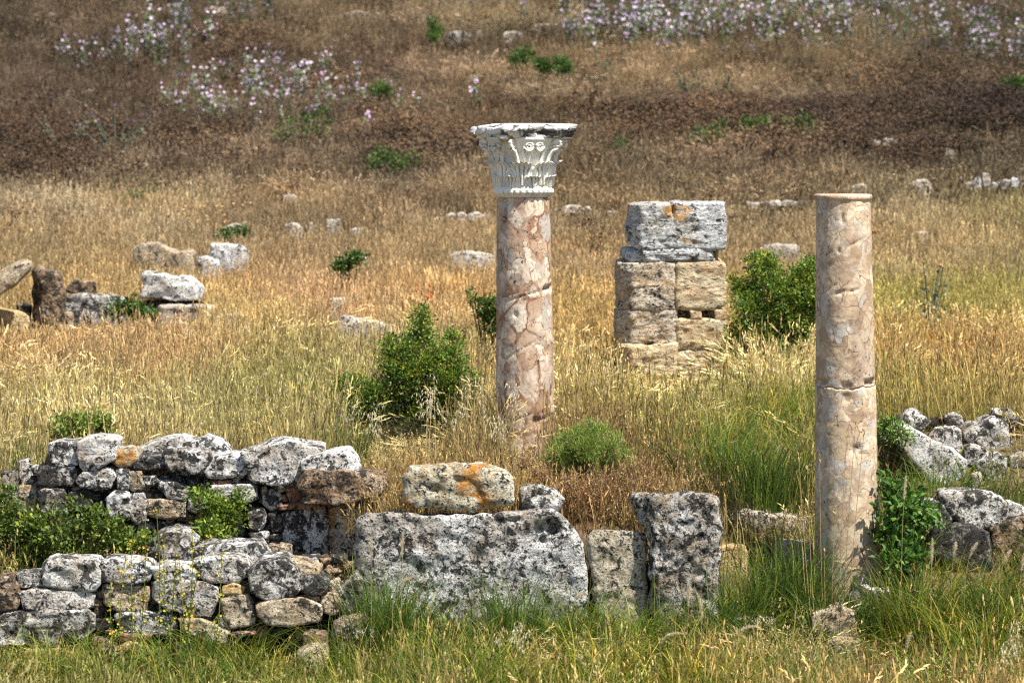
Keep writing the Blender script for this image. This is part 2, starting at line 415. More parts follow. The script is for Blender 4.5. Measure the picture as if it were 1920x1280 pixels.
# ---------------------------------------------------------------- stones from outlines
def resample(P, step):
    P = np.asarray(P, float); Q = np.roll(P, -1, 0); out = []
    for a, b in zip(P, Q):
        L = np.linalg.norm(b - a); k = max(1, int(round(L / step)))
        for j in range(k): out.append(a + (b - a) * j / k)
    return np.array(out)
def chaikin(P, q=.25):
    P = np.asarray(P, float); Q = np.roll(P, -1, 0)
    return np.stack([P * (1 - q) + Q * q, P * q + Q * (1 - q)], 1).reshape(-1, 2)
_sid = [0]
rnd = random.Random(11)
FOOT = []      # footprints of stones, so that no grass grows through them
def stone_mesh(P, d, thick, rough=1.0, rounds=1, bevel=.022, cuts=9, edge=None, bulge=.03, holes=0.0, step=None, strata=0.0, notch=None, back=.9):
    """Closed stone whose front outline is P (photo pixels) at distance d, going back by thick metres."""
    _sid[0] += 1; sd = _sid[0] * 13.77
    P = np.asarray(P, float)
    s = ppm(d); size = np.ptp(P, axis=0).max() / s
    px = np.ptp(P, axis=0).max()
    for _ in range(rounds): P = chaikin(P, .09)
    if step is None: step = np.clip(px / 22, 3.0, 7.0)
    O = resample(P, step); N = len(O)
    c = (O.min(0) + O.max(0)) / 2 * .5 + O.mean(0) * .5
    rad = np.ptp(O, axis=0).min() / 2 / s
    bf = min(.45, bevel / max(rad, .02))                      # bevel as a fraction of the radius
    bd = min(.45, bevel / thick)
    nf = int(np.clip(np.ptp(O, axis=0).max() / 2 / step * .8, 2, 46))
    prof = [(f, -1 - bulge * (1 - f * f)) for f in np.linspace(0, 1 - bf, nf + 1)[1:]]
    for k in (1, 2, 3, 4):
        a = k / 4 * math.pi / 2
        prof.append((1 - bf + bf * math.sin(a), -1 + 2 * bd * (1 - math.cos(a))))
    ns = int(np.clip(thick * s / step / 1.5, 2, 8))
    for g in np.linspace(-1 + 2 * bd, 1 - 2 * bd, ns + 1)[1:]:
        prof.append((1 - (1 - back) * (g + 1) / 2, g))
    prof += [((1 - bf * .4) * back, 1 - bd * .7), ((1 - bf) * back, 1.0), (.45 * back, 1.0)]
    rings = []
    for f, g in prof:
        q = c + (O - c) * f
        y = d + (g + 1) / 2 * thick
        rings.append((q, y))
    V = []
    base = at(c[0], c[1], d)
    for q, y in rings:
        # place in the plane of the front face, so sizes stay true at depth
        X = (q[:, 0] - 960) / F * d
        Zs = np.array([at(0, v, d)[2] for v in q[:, 1]])
        yy = np.full(N, y)
        if edge is not None:                                  # (pixel x, metres back per metre left/right of it)
            ex, sl = edge
            off = (q[:, 0] - ex) / s
            yy = yy + np.where(off < 0, -off * sl, 0) * (1 if sl > 0 else 0)
        V.append(np.stack([X, yy, Zs], 1))
    V = np.concatenate(V)
    M_ = len(prof)
    cf = V[:N].mean(0); cf[1] = V[:N, 1].min() - 0.0
    cb = V[-N:].mean(0)
    V = np.concatenate([V, [cf, cb]])
    i = np.arange(M_ * N).reshape(M_, N); j = np.roll(i, -1, 1)
    Q = np.stack([i[:-1].ravel(), i[1:].ravel(), j[1:].ravel(), j[:-1].ravel()], 1)
    T = np.concatenate([np.stack([np.full(N, M_ * N), i[0], j[0]], 1), np.stack([np.full(N, M_ * N + 1), j[-1], i[-1]], 1)])
    # normals
    nr = np.zeros_like(V)
    for fc, a, b_, c_ in ((Q, 0, 1, 2), (T, 0, 1, 2)):
        n = np.cross(V[fc[:, b_]] - V[fc[:, a]], V[fc[:, c_]] - V[fc[:, a]])
        for k in range(fc.shape[1]): np.add.at(nr, fc[:, k], n)
    nr /= np.linalg.norm(nr, axis=1)[:, None] + 1e-9
    ctr = V.mean(0)
    if np.mean(np.sum(nr * (V - ctr), 1)) < 0:
        nr = -nr; Q = Q[:, ::-1]; T = T[:, ::-1]
    q = V + sd
    V = V + nr * (rough * .055 * size ** .7 * .5 * fbm(q * 1.3 / max(size, .15), 2))[:, None]
    rc = np.random.RandomState(int(sd * 7) % 99991)
    for _ in range(cuts):                                     # split faces where the stone broke
        n = rc.normal(size=3) * [1, .8, 1]; n /= np.linalg.norm(n)
        pr = (V - ctr) @ n; h = pr.max() * rc.uniform(.86, .98)
        V = V - n * (np.clip(pr - h, 0, None) * .92)[:, None]
    nyq = s / step
    fa, fb = min(17, nyq / 5), min(40, nyq / 2.6)
    dsp = rough * (.018 * fbm(q * min(8, nyq / 5), 2, .6) + .22 / fa * .8 * perlin(q * fa) + .14 / fb * perlin(q * fb + 5))
    if strata: dsp = dsp + strata * .03 * fbm(q * np.array([2.5, 2.5, 16]), 3, .6, ridged=True)
    if holes:
        h = fbm(q * np.array([8.5, 8.5, 8.5]) + 40, 2)
        dsp = dsp - holes * .10 * sstep(.25, .5, h)
    V = V + nr * dsp[:, None]
    if notch:
        for nx, ny, w, hh, dep in notch:
            cx = at(nx, ny, d)
            k = np.exp(-((V[:, 0] - cx[0]) / (w / s)) ** 2 - ((V[:, 2] - cx[2]) / (hh / s)) ** 2)
            V[:, 1] += dep * k
    return V, [Q, T]
def autod(px, py, margin):
    """distance at which the ground is seen at photo pixel (px, py + margin)"""
    ds = np.linspace(25.5, 90, 900); x = (px - 960) / F * ds
    _, gy = proj(x, ds, ground(x, ds))
    return float(ds[np.argmin(np.abs(gy - py - margin))])
def stone(P, d, mat='grey', thick=None, name='stone', parent=None, label=None, cat='stone', foot=True, group=None, rest=False, **kw):
    P = np.asarray(P, float)
    if d == 'auto': d = autod(P[:, 0].mean(), P[:, 1].max(), 14 if P[:, 1].max() < 160 else 20 if P[:, 1].max() < 560 else 14)
    s = ppm(d); wdt, hgt = np.ptp(P, axis=0) / s
    if thick is None: thick = float(np.clip(min(wdt, hgt * 1.6) * .9, .10, .55))
    V, Fc = stone_mesh(P, d, thick, **kw)
    if parent is None and not rest:                           # reach down into the soil
        gap = V[:, 2].min() - (float(ground(V[:, 0], V[:, 1]).min()) - .04)
        if gap > 0:
            zm_ = V[:, 2].min() + .55 * np.ptp(V[:, 2]); k = np.clip((zm_ - V[:, 2]) / (zm_ - V[:, 2].min()), 0, 1)
            V[:, 2] -= gap * k
    me = mesh_np(name, V, Fc, M[mat])
    o = link(name, me, (V[:, 0].mean(), V[:, 1].mean(), V[:, 2].min()), parent)
    if parent is None: tag(o, label, cat, group)
    if foot: FOOT.append((V[:, 0].min(), V[:, 0].max(), V[:, 1].min(), V[:, 1].max(), V[:, 2].max()))
    return o
def C1(*p): return [(x / 2.56, 780 + y / 2.56) for x, y in p]
def C2(*p): return [(600 + x / 2.4, 820 + y / 2.4) for x, y in p]
def C3(*p): return [(1300 + x / 2.2065, 700 + y / 2.2065) for x, y in p]
def C6(*p): return [(1100 + x / 3.556, 360 + y / 3.556) for x, y in p]
def C7(*p): return [(1620 + x / 3.5567, 720 + y / 3.5567) for x, y in p]
def CA(*p): return [(x / 4, 380 + y / 4) for x, y in p]
def CB(*p): return [(480 + x / 4, 380 + y / 4) for x, y in p]

# ------------- back rubble wall
DB = 28.5
wa = empty('rubble_wall', (at(300, 1000, DB)[0], DB + .2, gz(at(300, 1000, DB)[0], DB)),
           'ruined rubble wall of black and white lichened stones behind the lower left wall', 'wall')
def wst(w, d, mat, pts, **kw):
    P = np.asarray(pts, float); c = (P.min(0) + P.max(0)) / 2
    kw.setdefault('rounds', rnd.choice([0, 0, 1])); kw.setdefault('bevel', .016); kw.setdefault('bulge', .01); kw.setdefault('rough', .8); kw.setdefault('cuts', 5); kw.setdefault('back', 1.0); kw.setdefault('strata', .18)
    return stone(c + (P - c) * np.array([1.04, 1.045]), d, mat, parent=w, **kw)
A = lambda mat, *p, dd=0.0, **kw: wst(wa, DB + dd, mat, C1(*p), **kw)
A('grey', (232, 135), (290, 125), (375, 128), (378, 180), (365, 240), (300, 245), (240, 238), (230, 180), thick=.4)
A('bright', (372, 128), (430, 103), (500, 108), (552, 125), (550, 205), (480, 242), (400, 268), (372, 240), (362, 180), thick=.45, dd=-.05)
A('orange', (483, 170), (560, 163), (645, 163), (655, 200), (630, 243), (560, 248), (530, 222), (490, 215), thick=.35)
A('white', (650, 160), (730, 125), (860, 103), (910, 118), (905, 170), (800, 190), (690, 190), thick=.4, dd=.3)
A('darkgrey', (640, 195), (785, 188), (795, 240), (740, 265), (642, 258), thick=.4)
A('grey', (780, 165), (895, 160), (892, 262), (800, 265), (782, 230), thick=.4, dd=-.02)
A('white', (880, 130), (985, 100), (1050, 125), (1092, 165), (1085, 195), (1000, 200), (900, 180), thick=.4, dd=.25)
A('white', (888, 168), (990, 170), (1010, 200), (965, 275), (900, 278), (884, 240), thick=.4, dd=-.03)
A('white', (975, 205), (1120, 183), (1200, 200), (1200, 260), (1140, 302), (1000, 304), (968, 260), thick=.45, dd=-.02)
A('white', (1165, 182), (1290, 143), (1350, 126), (1450, 148), (1535, 160), (1550, 200), (1460, 250), (1445, 332), (1340, 338), (1240, 324), (1190, 300), (1178, 240), thick=.6, dd=-.05)
A('bright', (1440, 222), (1500, 195), (1590, 173), (1665, 173), (1702, 215), (1718, 264), (1600, 268), (1450, 264), thick=.5, dd=-.15)
A('brown', (1435, 268), (1520, 262), (1640, 270), (1760, 285), (1840, 310), (1835, 345), (1800, 380), (1740, 402), (1590, 428), (1450, 422), (1430, 350), thick=.55, dd=-.25)
A('darkgrey', (178, 240), (265, 240), (278, 330), (230, 347), (173, 330))
A('grey', (265, 245), (350, 242), (362, 300), (340, 332), (275, 332))
A('white', (355, 310), (400, 268), (510, 248), (548, 290), (520, 348), (440, 352), (368, 337), dd=-.03)
A('grey', (550, 255), (612, 250), (622, 340), (600, 372), (558, 347))
A('tan', (615, 270), (672, 265), (692, 340), (660, 367), (620, 357))
A('grey', (665, 290), (740, 288), (762, 322), (700, 337))
A('grey', (750, 310), (830, 318), (902, 340), (892, 402), (800, 402), (758, 350))
A('white', (1000, 342), (1130, 328), (1212, 330), (1232, 402), (1150, 422), (1008, 392), dd=-.05)
A('grey', (178, 350), (305, 345), (312, 480), (200, 492), (172, 430))
A('darkgrey', (320, 370), (400, 350), (442, 380), (420, 442), (328, 442))
A('white', (497, 400), (545, 363), (602, 370), (622, 420), (617, 480), (580, 510), (508, 480), dd=-.04)
A('white', (617, 375), (690, 370), (698, 500), (640, 518), (615, 470))
A('tan', (697, 402), (800, 402), (888, 408), (882, 488), (780, 492), (700, 472))
A('grey', (900, 395), (990, 390), (1000, 450), (930, 470), (895, 450))
A('tile', (1010, 310), (1100, 308), (1102, 328), (1012, 332))
A('darkgrey', (240, 495), (435, 498), (440, 590), (250, 600))
A('grey', (1255, 360), (1310, 348), (1347, 380), (1352, 432), (1290, 457), (1258, 420))
A('grey', (1183, 460), (1262, 440), (1278, 500), (1240, 552), (1188, 542))
A('tile', (1322, 435), (1400, 416), (1500, 418), (1556, 435), (1500, 449), (1328, 452), dd=-.06)
A('grey', (1350, 470), (1450, 452), (1458, 640), (1390, 657), (1348, 600), thick=.4)
A('grey', (1450, 455), (1555, 445), (1568, 500), (1573, 700), (1500, 728), (1453, 650), thick=.5, dd=-.05)
A('tile', (1365, 340), (1435, 338), (1440, 402), (1388, 412))
A('tan', (1310, 335), (1362, 332), (1370, 362), (1330, 370))
A('tan', (1240, 345), (1275, 335), (1285, 365), (1250, 372))
A('darkgrey', (1280, 470), (1350, 480), (1347, 552), (1300, 562))
A('darkgrey', (1188, 562), (1282, 552), (1287, 612), (1200, 617))
A('grey', (1290, 570), (1350, 570), (1357, 627), (1298, 632))
A('orange', (1577, 432), (1640, 420), (1760, 425), (1842, 440), (1790, 480), (1725, 500), (1705, 600), (1695, 722), (1582, 742), (1572, 600), thick=.5)
A('tile', (1350, 380), (1372, 378), (1378, 410), (1352, 412))
# rubble filling behind the traced stones
def fill(w, d, x0, x1, y0, y1, sz, mats, topf=None, mk=60):
    k = 0
    y = y0
    while y < y1:
        h = sz * rnd.uniform(.6, .95); x = x0 + rnd.uniform(-sz, 0)
        while x < x1:
            ww = sz * rnd.uniform(.8, 1.7)
            if topf is None or y > topf(x + ww / 2):
                j = lambda: rnd.uniform(-.13, .13) * sz
                P = [(x + j(), y + j()), (x + ww / 2, y - abs(j())), (x + ww - 2 + j(), y + j()), (x + ww + j() * .4, y + h / 2), (x + ww - 2 + j(), y + h + j()), (x + ww / 2, y + h), (x + j(), y + h + j())]
                stone(P, d + rnd.uniform(-.03, .05), rnd.choice(mats), parent=w, thick=.25, step=5, foot=False)
                k += 1
            x += ww * .97
        y += h * .95
    return k
fill(wa, DB + .08, 68, 690, 858, 1075, 24, ['grey', 'darkgrey', 'darkgrey', 'grey', 'tan', 'brown'], lambda x: 862 if x < 470 else 915)
fill(wa, DB - .35, 480, 668, 1010, 1085, 24, ['grey', 'darkgrey', 'tan', 'brown'], lambda x: 1010 + (x - 480) * .2)
# packed earth core of the wall
V, Fc = stone_mesh([(70, 900), (92, 840), (200, 855), (440, 850), (560, 860), (660, 900), (690, 960), (680, 1060), (100, 1060), (64, 1000)], DB + .28, .55, rough=.6, bulge=.0, cuts=0)
link('earth_core', mesh_np('earth_core', V, Fc, M['soil']), (V[:, 0].mean(), DB + .4, V[:, 2].min()), wa)
FOOT.append((V[:, 0].min(), V[:, 0].max(), DB, DB + .8, V[:, 2].max()))

# ------------- front rubble wall
DF = 26.8
wf = empty('drystone_wall', (at(280, 1230, DF)[0], DF + .2, gz(at(280, 1230, DF)[0], DF)),
           'low drystone wall of squared weathered stones, lower left corner of the ruins', 'wall')
G = lambda mat, *p, dd=0.0, **kw: wst(wf, DF + dd, mat, C1(*p), **kw)
G('grey', (68, 757), (185, 753), (198, 820), (78, 832), thick=.35, dd=.05)
G('white', (183, 735), (210, 700), (300, 690), (440, 703), (470, 740), (467, 800), (440, 838), (300, 836), (198, 812), thick=.45, rough=1.1)
G('white', (475, 702), (520, 690), (640, 693), (702, 710), (720, 760), (702, 808), (560, 803), (488, 788), thick=.4)
G('white', (713, 732), (790, 710), (900, 720), (934, 750), (922, 788), (830, 793), (738, 783), thick=.35)
G('white', (918, 702), (1000, 680), (1130, 678), (1178, 715), (1180, 770), (1130, 803), (1000, 798), (938, 768), thick=.4, dd=.02)
G('grey', (1183, 742), (1250, 700), (1360, 690), (1422, 740), (1428, 830), (1382, 888), (1280, 888), (1208, 862), thick=.5, dd=-.04)
G('tan', (1365, 690), (1450, 703), (1528, 735), (1522, 762), (1425, 768), thick=.4, dd=.1)
G('darkgrey', (1425, 772), (1500, 760), (1573, 790), (1562, 852), (1480, 862), (1430, 832), thick=.35)
G('white', (78, 842), (200, 830), (400, 840), (443, 860), (440, 920), (300, 938), (150, 933), (98, 927), thick=.4)
G('brown', (-30, 785), (40, 775), (72, 810), (80, 880), (62, 932), (-30, 942), thick=.35)
G('tan', (483, 808), (560, 805), (702, 815), (708, 880), (682, 938), (540, 933), (488, 890), thick=.4, rough=1.2, dd=.02)
G('white', (718, 800), (860, 786), (960, 800), (1033, 830), (1033, 880), (1003, 962), (900, 962), (788, 927), (722, 880), thick=.45, dd=-.02)
G('ochre', (1060, 812), (1130, 803), (1174, 820), (1152, 857), (1063, 857), thick=.25)
G('tan', (1053, 870), (1180, 856), (1218, 920), (1213, 1002), (1100, 1018), (1063, 970), thick=.4)
G('tan', (1223, 910), (1300, 882), (1440, 877), (1528, 915), (1528, 982), (1380, 1013), (1270, 1008), (1228, 960), thick=.5, dd=-.06)
G('grey', (-40, 955), (100, 945), (250, 940), (410, 936), (437, 960), (428, 1062), (250, 1093), (-40, 1103), thick=.5, dd=-.04, rough=1.15)
G('darkgrey', (433, 972), (522, 965), (512, 1010), (460, 1032), (438, 1010), thick=.2)
G('grey', (533, 952), (640, 940), (832, 945), (848, 1000), (822, 1052), (700, 1048), (558, 1038), thick=.4)
G('tan', (850, 980), (960, 975), (1083, 1040), (1083, 1092), (1000, 1088), (868, 1028), thick=.3, dd=-.08)
G('tile', (498, 1030), (560, 1045), (712, 1047), (702, 1077), (538, 1072), thick=.25, dd=-.02)
G('brown', (418, 1062), (500, 1060), (548, 1090), (532, 1132), (438, 1122), thick=.25)
G('ochre', (108, 1130), (200, 1108), (330, 1130), (422, 1160), (432, 1202), (260, 1212), (108, 1192), thick=.35, dd=-.05)
G('ochre', (518, 1130), (600, 1088), (690, 1108), (738, 1160), (682, 1202), (620, 1238), (540, 1218), thick=.35, dd=-.08)
G('tile', (1088, 1048), (1210, 1034), (1222, 1052), (1110, 1066), thick=.2, dd=-.1)
G('tan', (818, 1082), (900, 1070), (962, 1090), (952, 1132), (848, 1132), thick=.25)
G('brown', (440, 840), (478, 835), (490, 960), (445, 968), thick=.25, dd=.06)
G('tan', (1538, 860), (1620, 850), (1642, 900), (1602, 962), (1538, 932), thick=.3)
G('grey', (1618, 852), (1700, 758), (1743, 800), (1722, 900), (1662, 962), (1628, 922), thick=.35)
G('darkgrey', (1040, 960), (1065, 975), (1100, 1035), (1050, 1030), thick=.2)
G('grey', (868, 690), (900, 642), (1010, 625), (1230, 618), (1278, 680), (1200, 712), (1000, 704), (888, 715), thick=.5, dd=.5)
G('grey', (698, 645), (740, 582), (820, 548), (890, 553), (937, 600), (905, 650), (872, 702), (720, 722), thick=.45, dd=.75)
G('tan', (1440, 862), (1530, 858), (1545, 905), (1470, 880), thick=.3, dd=.05)
fill(wf, DF + .13, -12, 640, 1068, 1235, 27, ['brown', 'darkgrey', 'tan', 'darkgrey'], lambda x: 1082)
V, Fc = stone_mesh([(-60, 1090), (60, 1075), (300, 1065), (480, 1070), (600, 1085), (655, 1110), (665, 1250), (-60, 1260)], DF + .3, .5, rough=.6, bulge=0, cuts=0)
link('earth_core', mesh_np('earth_core', V, Fc, M['soil']), (V[:, 0].mean(), DF + .4, V[:, 2].min()), wf)
FOOT.append((V[:, 0].min(), V[:, 0].max(), DF - .12, DF + .7, V[:, 2].max()))

# ------------- large dressed blocks standing at the edge of the terrace
DS = 27.0
stone(C2((160, 365), (200, 338), (330, 336), (450, 348), (700, 348), (850, 338), (1000, 323), (1082, 326), (1112, 370), (1152, 430), (1182, 520), (1197, 600), (1203, 700), (1195, 900), (1000, 930), (400, 930), (190, 900), (163, 700), (150, 550)),
      DS, 'slab', thick=.45, name='stone_slab', label='massive grey pitted stone slab standing upright in the grass below the orange-lichened block', cat='stone slab',
      holes=.0, rough=1.1, cuts=3, bevel=.035, edge=(683, .9), bulge=.02, rounds=1, step=6, notch=[(1038, 993, 12, 12, .14), (1018, 1012, 8, 9, .10), (1012, 992, 7, 7, .08), (965, 975, 11, 5, .05), (1030, 975, 7, 5, .05)])
stone(C2((1203, 440), (1240, 424), (1380, 421), (1472, 429), (1480, 520), (1477, 700), (1468, 910), (1350, 920), (1240, 910), (1225, 650), (1205, 520)),
      DS, 'block', thick=.4, name='stone_block', label='short tan and grey block between the massive slab and the tall block', cat='stone block', bevel=.035, bulge=.03, rough=1.1, cuts=3, step=5)
stone(C2((1410, 266), (1500, 257), (1700, 261), (1790, 267), (1812, 310), (1802, 450), (1797, 640), (1805, 900), (1500, 910), (1488, 700), (1500, 480), (1480, 400), (1430, 360)),
      DS - .1, 'tall', thick=.45, name='stone_block', label='tall rough white block with small orange lichen spots, right end of the block row', cat='stone block', bevel=.04, bulge=.03, edge=(1228, 1.0), rough=1.7, cuts=3, step=5)
stone(C2((355, 158), (395, 130), (560, 127), (750, 127), (857, 160), (898, 230), (888, 292), (850, 317), (700, 342), (580, 342), (420, 332), (348, 312), (365, 230)),
      DS + .02, 'orange', thick=.5, name='stone_block', label='orange-lichened oblong block resting on top of the massive grey slab', cat='stone block', rough=1.25, bevel=.06, step=5, rest=True)
stone(C2((895, 228), (960, 220), (1050, 238), (1108, 290), (1060, 335), (900, 335)), DS + .4, 'grey', label='rounded grey stone just right of the orange-lichened block', thick=.35, rest=True)
stone(C2((960, 992), (1030, 980), (1112, 985), (1118, 1025), (970, 1030)), 'auto', 'ochre', label='small flat cream stone in the grass below the massive slab', thick=.2)
stone(C1((1568, 1002), (1640, 960), (1750, 953), (1756, 1000), (1660, 1023)), DF - .15, 'tan', label='flat tan stone leaning on the end of the lower left wall', thick=.3)
stone(C1((1440, 1042), (1500, 1030), (1562, 1040), (1572, 1082), (1460, 1092)), DF - .2, 'brown', label='small brown stone at the foot of the low wall, left of the slab', thick=.22)
stone(C1((1413, 1132), (1480, 1100), (1562, 1093), (1572, 1142), (1440, 1165)), DF - .35, 'tan', label='pale stone lying in grass, lowest of the rubble left of the slab', thick=.25)
stone(C1((1658, 1044), (1720, 1022), (1792, 1026), (1794, 1082), (1700, 1094)), DF - .2, 'grey', label='grey stone lying against the lower left corner of the massive slab', thick=.25)
# yellowish and grey stones right of the tall block
stone(C3((105, 722), (150, 712), (222, 712), (232, 745), (217, 782), (105, 787)), 'auto', 'ochre', label='yellow squared stone just right of the tall white block', thick=.25, bevel=.02)
stone(C3((658, 925), (682, 870), (720, 880), (740, 890), (820, 903), (832, 960), (815, 1030), (700, 1030), (655, 1000)), 'auto', 'grey', name='rock', cat='rock', label='jagged grey rock leaning at the foot of the right column', thick=.3, rough=1.6)
stone(C3((500, 992), (620, 965), (682, 990), (690, 1070), (560, 1085), (495, 1050)), 'auto', 'tan', name='rock', cat='rock', label='low tan rock left of the jagged rock at the right column', thick=.3, rough=1.4)
stone(C3((345, 702), (420, 695), (492, 700), (502, 738), (360, 745)), 'auto', 'pale', label='flat pale ledge stone left of the right column', thick=.3)
stone(C3((448, 762), (510, 755), (535, 800), (530, 862), (458, 862)), 'auto', 'tan', label='upright tan stone just left of the right column base', thick=.25)
stone(C3((318, 335), (370, 288), (412, 330), (424, 385), (340, 392)), 'auto', 'pale', name='rock', cat='rock', label='pointed pale rock in the green grass left of the right column', thick=.25)
stone(C3((440, 300), (480, 228), (525, 232), (525, 315), (470, 315)), 'auto', 'pale', name='rock', cat='rock', label='pale rock half hidden behind the right column', thick=.25)
stone(C3((150, 1020), (200, 1005), (280, 1012), (350, 1020), (352, 1060), (160, 1065)), 'auto', 'pale', label='long low pale stone in grass below the tall white block', thick=.25)
stone(C3((130, 578), (220, 570), (300, 580), (420, 590), (500, 600), (500, 632), (300, 625), (140, 610)), 'auto', 'pale', name='stone', label='buried kerb stone in the dry bank right of the tall block', thick=.3)
stone(C3((560, 1120), (620, 1090), (700, 1100), (690, 1150), (570, 1150)), 'auto', 'tan', label='small tan stone in tall grass below the right column', thick=.2)
# heap on the right
def grow(P, k):
    P = np.array(P); c = (P.min(0) + P.max(0)) / 2; return c + (P - c) * k
K = lambda mat, label, *p, d=29.2, **kw: stone(grow(C7(*p), 1.13), d, mat, name='rock', cat='rock', label=label, group='rocks of the tumbled heap at the right', **kw)
K('heap', 'rounded grey rock at the upper left end of the right-hand heap', (225, 292), (260, 230), (310, 183), (370, 188), (420, 235), (445, 255), (400, 325), (350, 330), (238, 315), d=29.3, thick=.4, rest=True)
K('brown', 'brown hollowed rock between two grey rocks at the back of the heap', (450, 242), (500, 218), (562, 220), (565, 292), (500, 302), (455, 290), d=29.45, rest=True)
K('heap', 'small white-topped rock on the back of the right-hand heap', (553, 217), (610, 195), (662, 215), (675, 270), (645, 305), (568, 295), d=29.3, rest=True)
K('bright', 'long bright white rock lying diagonally in the right-hand heap', (213, 322), (270, 296), (350, 320), (430, 363), (520, 408), (600, 448), (702, 500), (692, 562), (600, 630), (500, 630), (415, 545), (318, 475), (265, 422), d=28.9, thick=.5, rough=.8)
K('heap', 'grey rock tucked behind the long diagonal white rock', (448, 362), (500, 308), (600, 288), (648, 320), (660, 455), (600, 458), (520, 405), d=29.15)
K('heap', 'largest grey boulder of the right-hand heap', (698, 332), (740, 283), (800, 285), (830, 258), (880, 236), (952, 280), (988, 340), (1003, 422), (930, 465), (850, 445), (785, 402), (698, 382), d=29.2, thick=.55)
K('heap', 'angular rock on top of the large boulder near the right edge', (868, 232), (883, 176), (990, 178), (1042, 230), (1100, 240), (1100, 300), (980, 302), (948, 272), d=29.5, rest=True)
K('heap', 'low grey rock below the large boulder of the heap', (688, 422), (740, 396), (842, 450), (802, 492), (708, 502), d=29.0)
K('heap', 'pointed pale rock at the front of the heap beside the diagonal one', (758, 522), (850, 460), (900, 453), (947, 490), (945, 570), (850, 580), d=28.9)
K('brown', 'shaded rock cut by the right edge of the photo', (1000, 302), (1075, 240), (1160, 260), (1150, 410), (1010, 405), d=29.3)
K('pale', 'pale stone at the right edge below the shaded rock', (990, 482), (1075, 450), (1130, 470), (1120, 530), (1000, 522), d=29.0)
K('brown', 'small dark rock in grass left of the diagonal white rock', (95, 482), (150, 448), (185, 540), (108, 585), d=29.0)
K('pale', 'small stone in the grass beneath the pointed pale rock', (728, 602), (800, 590), (805, 645), (730, 652), d=28.8)
K('heap', 'rough white rock right beside the dark green dock plant', (368, 802), (450, 783), (530, 800), (582, 850), (604, 960), (500, 940), (396, 852), d=28.0, thick=.4, rest=True)
K('heap', 'broad dark-spotted block below the heap at the right', (538, 737), (700, 727), (862, 737), (942, 800), (953, 882), (902, 960), (750, 968), (618, 902), (568, 820), d=28.0, thick=.5, rest=True)
K('heap', 'pale rock to the right of the broad dark-spotted block', (928, 787), (1000, 788), (1100, 830), (1100, 890), (955, 885), d=28.1, rest=True)
K('darkgrey', 'dark low ledge rock under the broad block at the right', (455, 992), (560, 938), (700, 950), (862, 1000), (875, 1065), (700, 1058), (495, 1025), d=27.8, thick=.4)
K('brown', 'brown rock in the grass at the lower right edge under the heap', (868, 965), (960, 930), (1100, 900), (1100, 1090), (895, 1105), d=27.9, thick=.4)
# stones at the left edge
L0 = lambda mat, label, *p, d=28.9, **kw: stone(C1(*p), d, mat, label=label, **kw)
L0('white', 'small white stone in grass at the far left of the rubble wall', (73, 217), (130, 206), (153, 240), (90, 258))
L0('grey', 'grey stone at the left edge behind red-tipped leaves', (-20, 272), (90, 255), (113, 300), (40, 314))
L0('tan', 'squared stone leaning on the left end of the rubble wall', (73, 332), (170, 325), (178, 412), (78, 424), d=28.6)
L0('pale', 'thin flat stone between the left edge and the rubble wall', (98, 310), (180, 300), (182, 327), (100, 333), d=28.75)

# ------------- middle distance, left
a_ = lambda mat, label, *p, d=41.0, name='stone', cat='stone', **kw: stone(CA(*p), d, mat, name=name, cat=cat, label=label, **kw)
a_('tan', 'weathered beam-like slab tilted against the upright post at the left edge', (-230, 660), (90, 450), (180, 425), (222, 450), (217, 500), (120, 610), (-220, 830), d=40.6, name='fallen_slab', cat='stone slab', thick=.35, bevel=.03, rest=True)
a_('brown', 'upright pitted stone post beside the tilted slab at the left', (230, 495), (330, 476), (400, 488), (452, 500), (472, 640), (470, 960), (240, 940), (228, 600), d=41, name='stone_post', cat='stone post', thick=.4, edge=(78, .9), bevel=.04, rough=1.3)
a_('brown', 'dark brown boulder behind the long grey block at the left', (478, 662), (550, 578), (640, 588), (712, 590), (722, 695), (600, 705), d=41.6, rest=True)
a_('grey', 'long grey block lying right of the upright stone post', (468, 690), (700, 683), (932, 708), (955, 740), (935, 850), (700, 870), (478, 860), d=41.2, thick=.5, bevel=.03)
a_('grey', 'small stone in the gap left of the upright post', (113, 757), (230, 760), (237, 832), (118, 805), d=41.4)
a_('ochre', 'low yellow stone on the ground at the left edge', (-40, 790), (100, 810), (232, 840), (236, 885), (-40, 870), d=41.1)
a_('tan', 'small round stone at the foot of the upright post', (470, 822), (520, 815), (547, 835), (542, 905), (472, 905), d=40.7)
a_('bright', 'bright white oblong block in dry grass left of centre', (1065, 537), (1110, 518), (1250, 553), (1430, 563), (1502, 610), (1528, 660), (1523, 735), (1400, 740), (1200, 733), (1042, 715), (1070, 620), d=41.5, name='stone_block', cat='stone block', thick=.55, rough=1.2, rest=True)
a_('brown', 'thin dark slab directly under the bright white oblong block', (1038, 735), (1535, 742), (1535, 775), (1038, 770), d=41.7, thick=.4, bevel=.015)
a_('pale', 'pale base slab beneath the bright white block, partly in grass', (1148, 775), (1400, 770), (1602, 777), (1610, 880), (1190, 880), d=41.3, thick=.4, bevel=.02)
a_('tan', 'brown broken block in the field, left of two white boulders', (1000, 342), (1060, 298), (1200, 310), (1280, 368), (1450, 370), (1455, 500), (1200, 520), (1008, 450), d='auto', rough=1.3)
a_('bright', 'small white boulder in front of the larger white boulder', (1478, 412), (1540, 400), (1642, 430), (1648, 540), (1560, 550), (1488, 500), d='auto')
a_('bright', 'large white-topped boulder, upper left field', (1568, 312), (1700, 308), (1812, 318), (1868, 370), (1855, 480), (1750, 510), (1568, 450), d='auto', thick=.5)
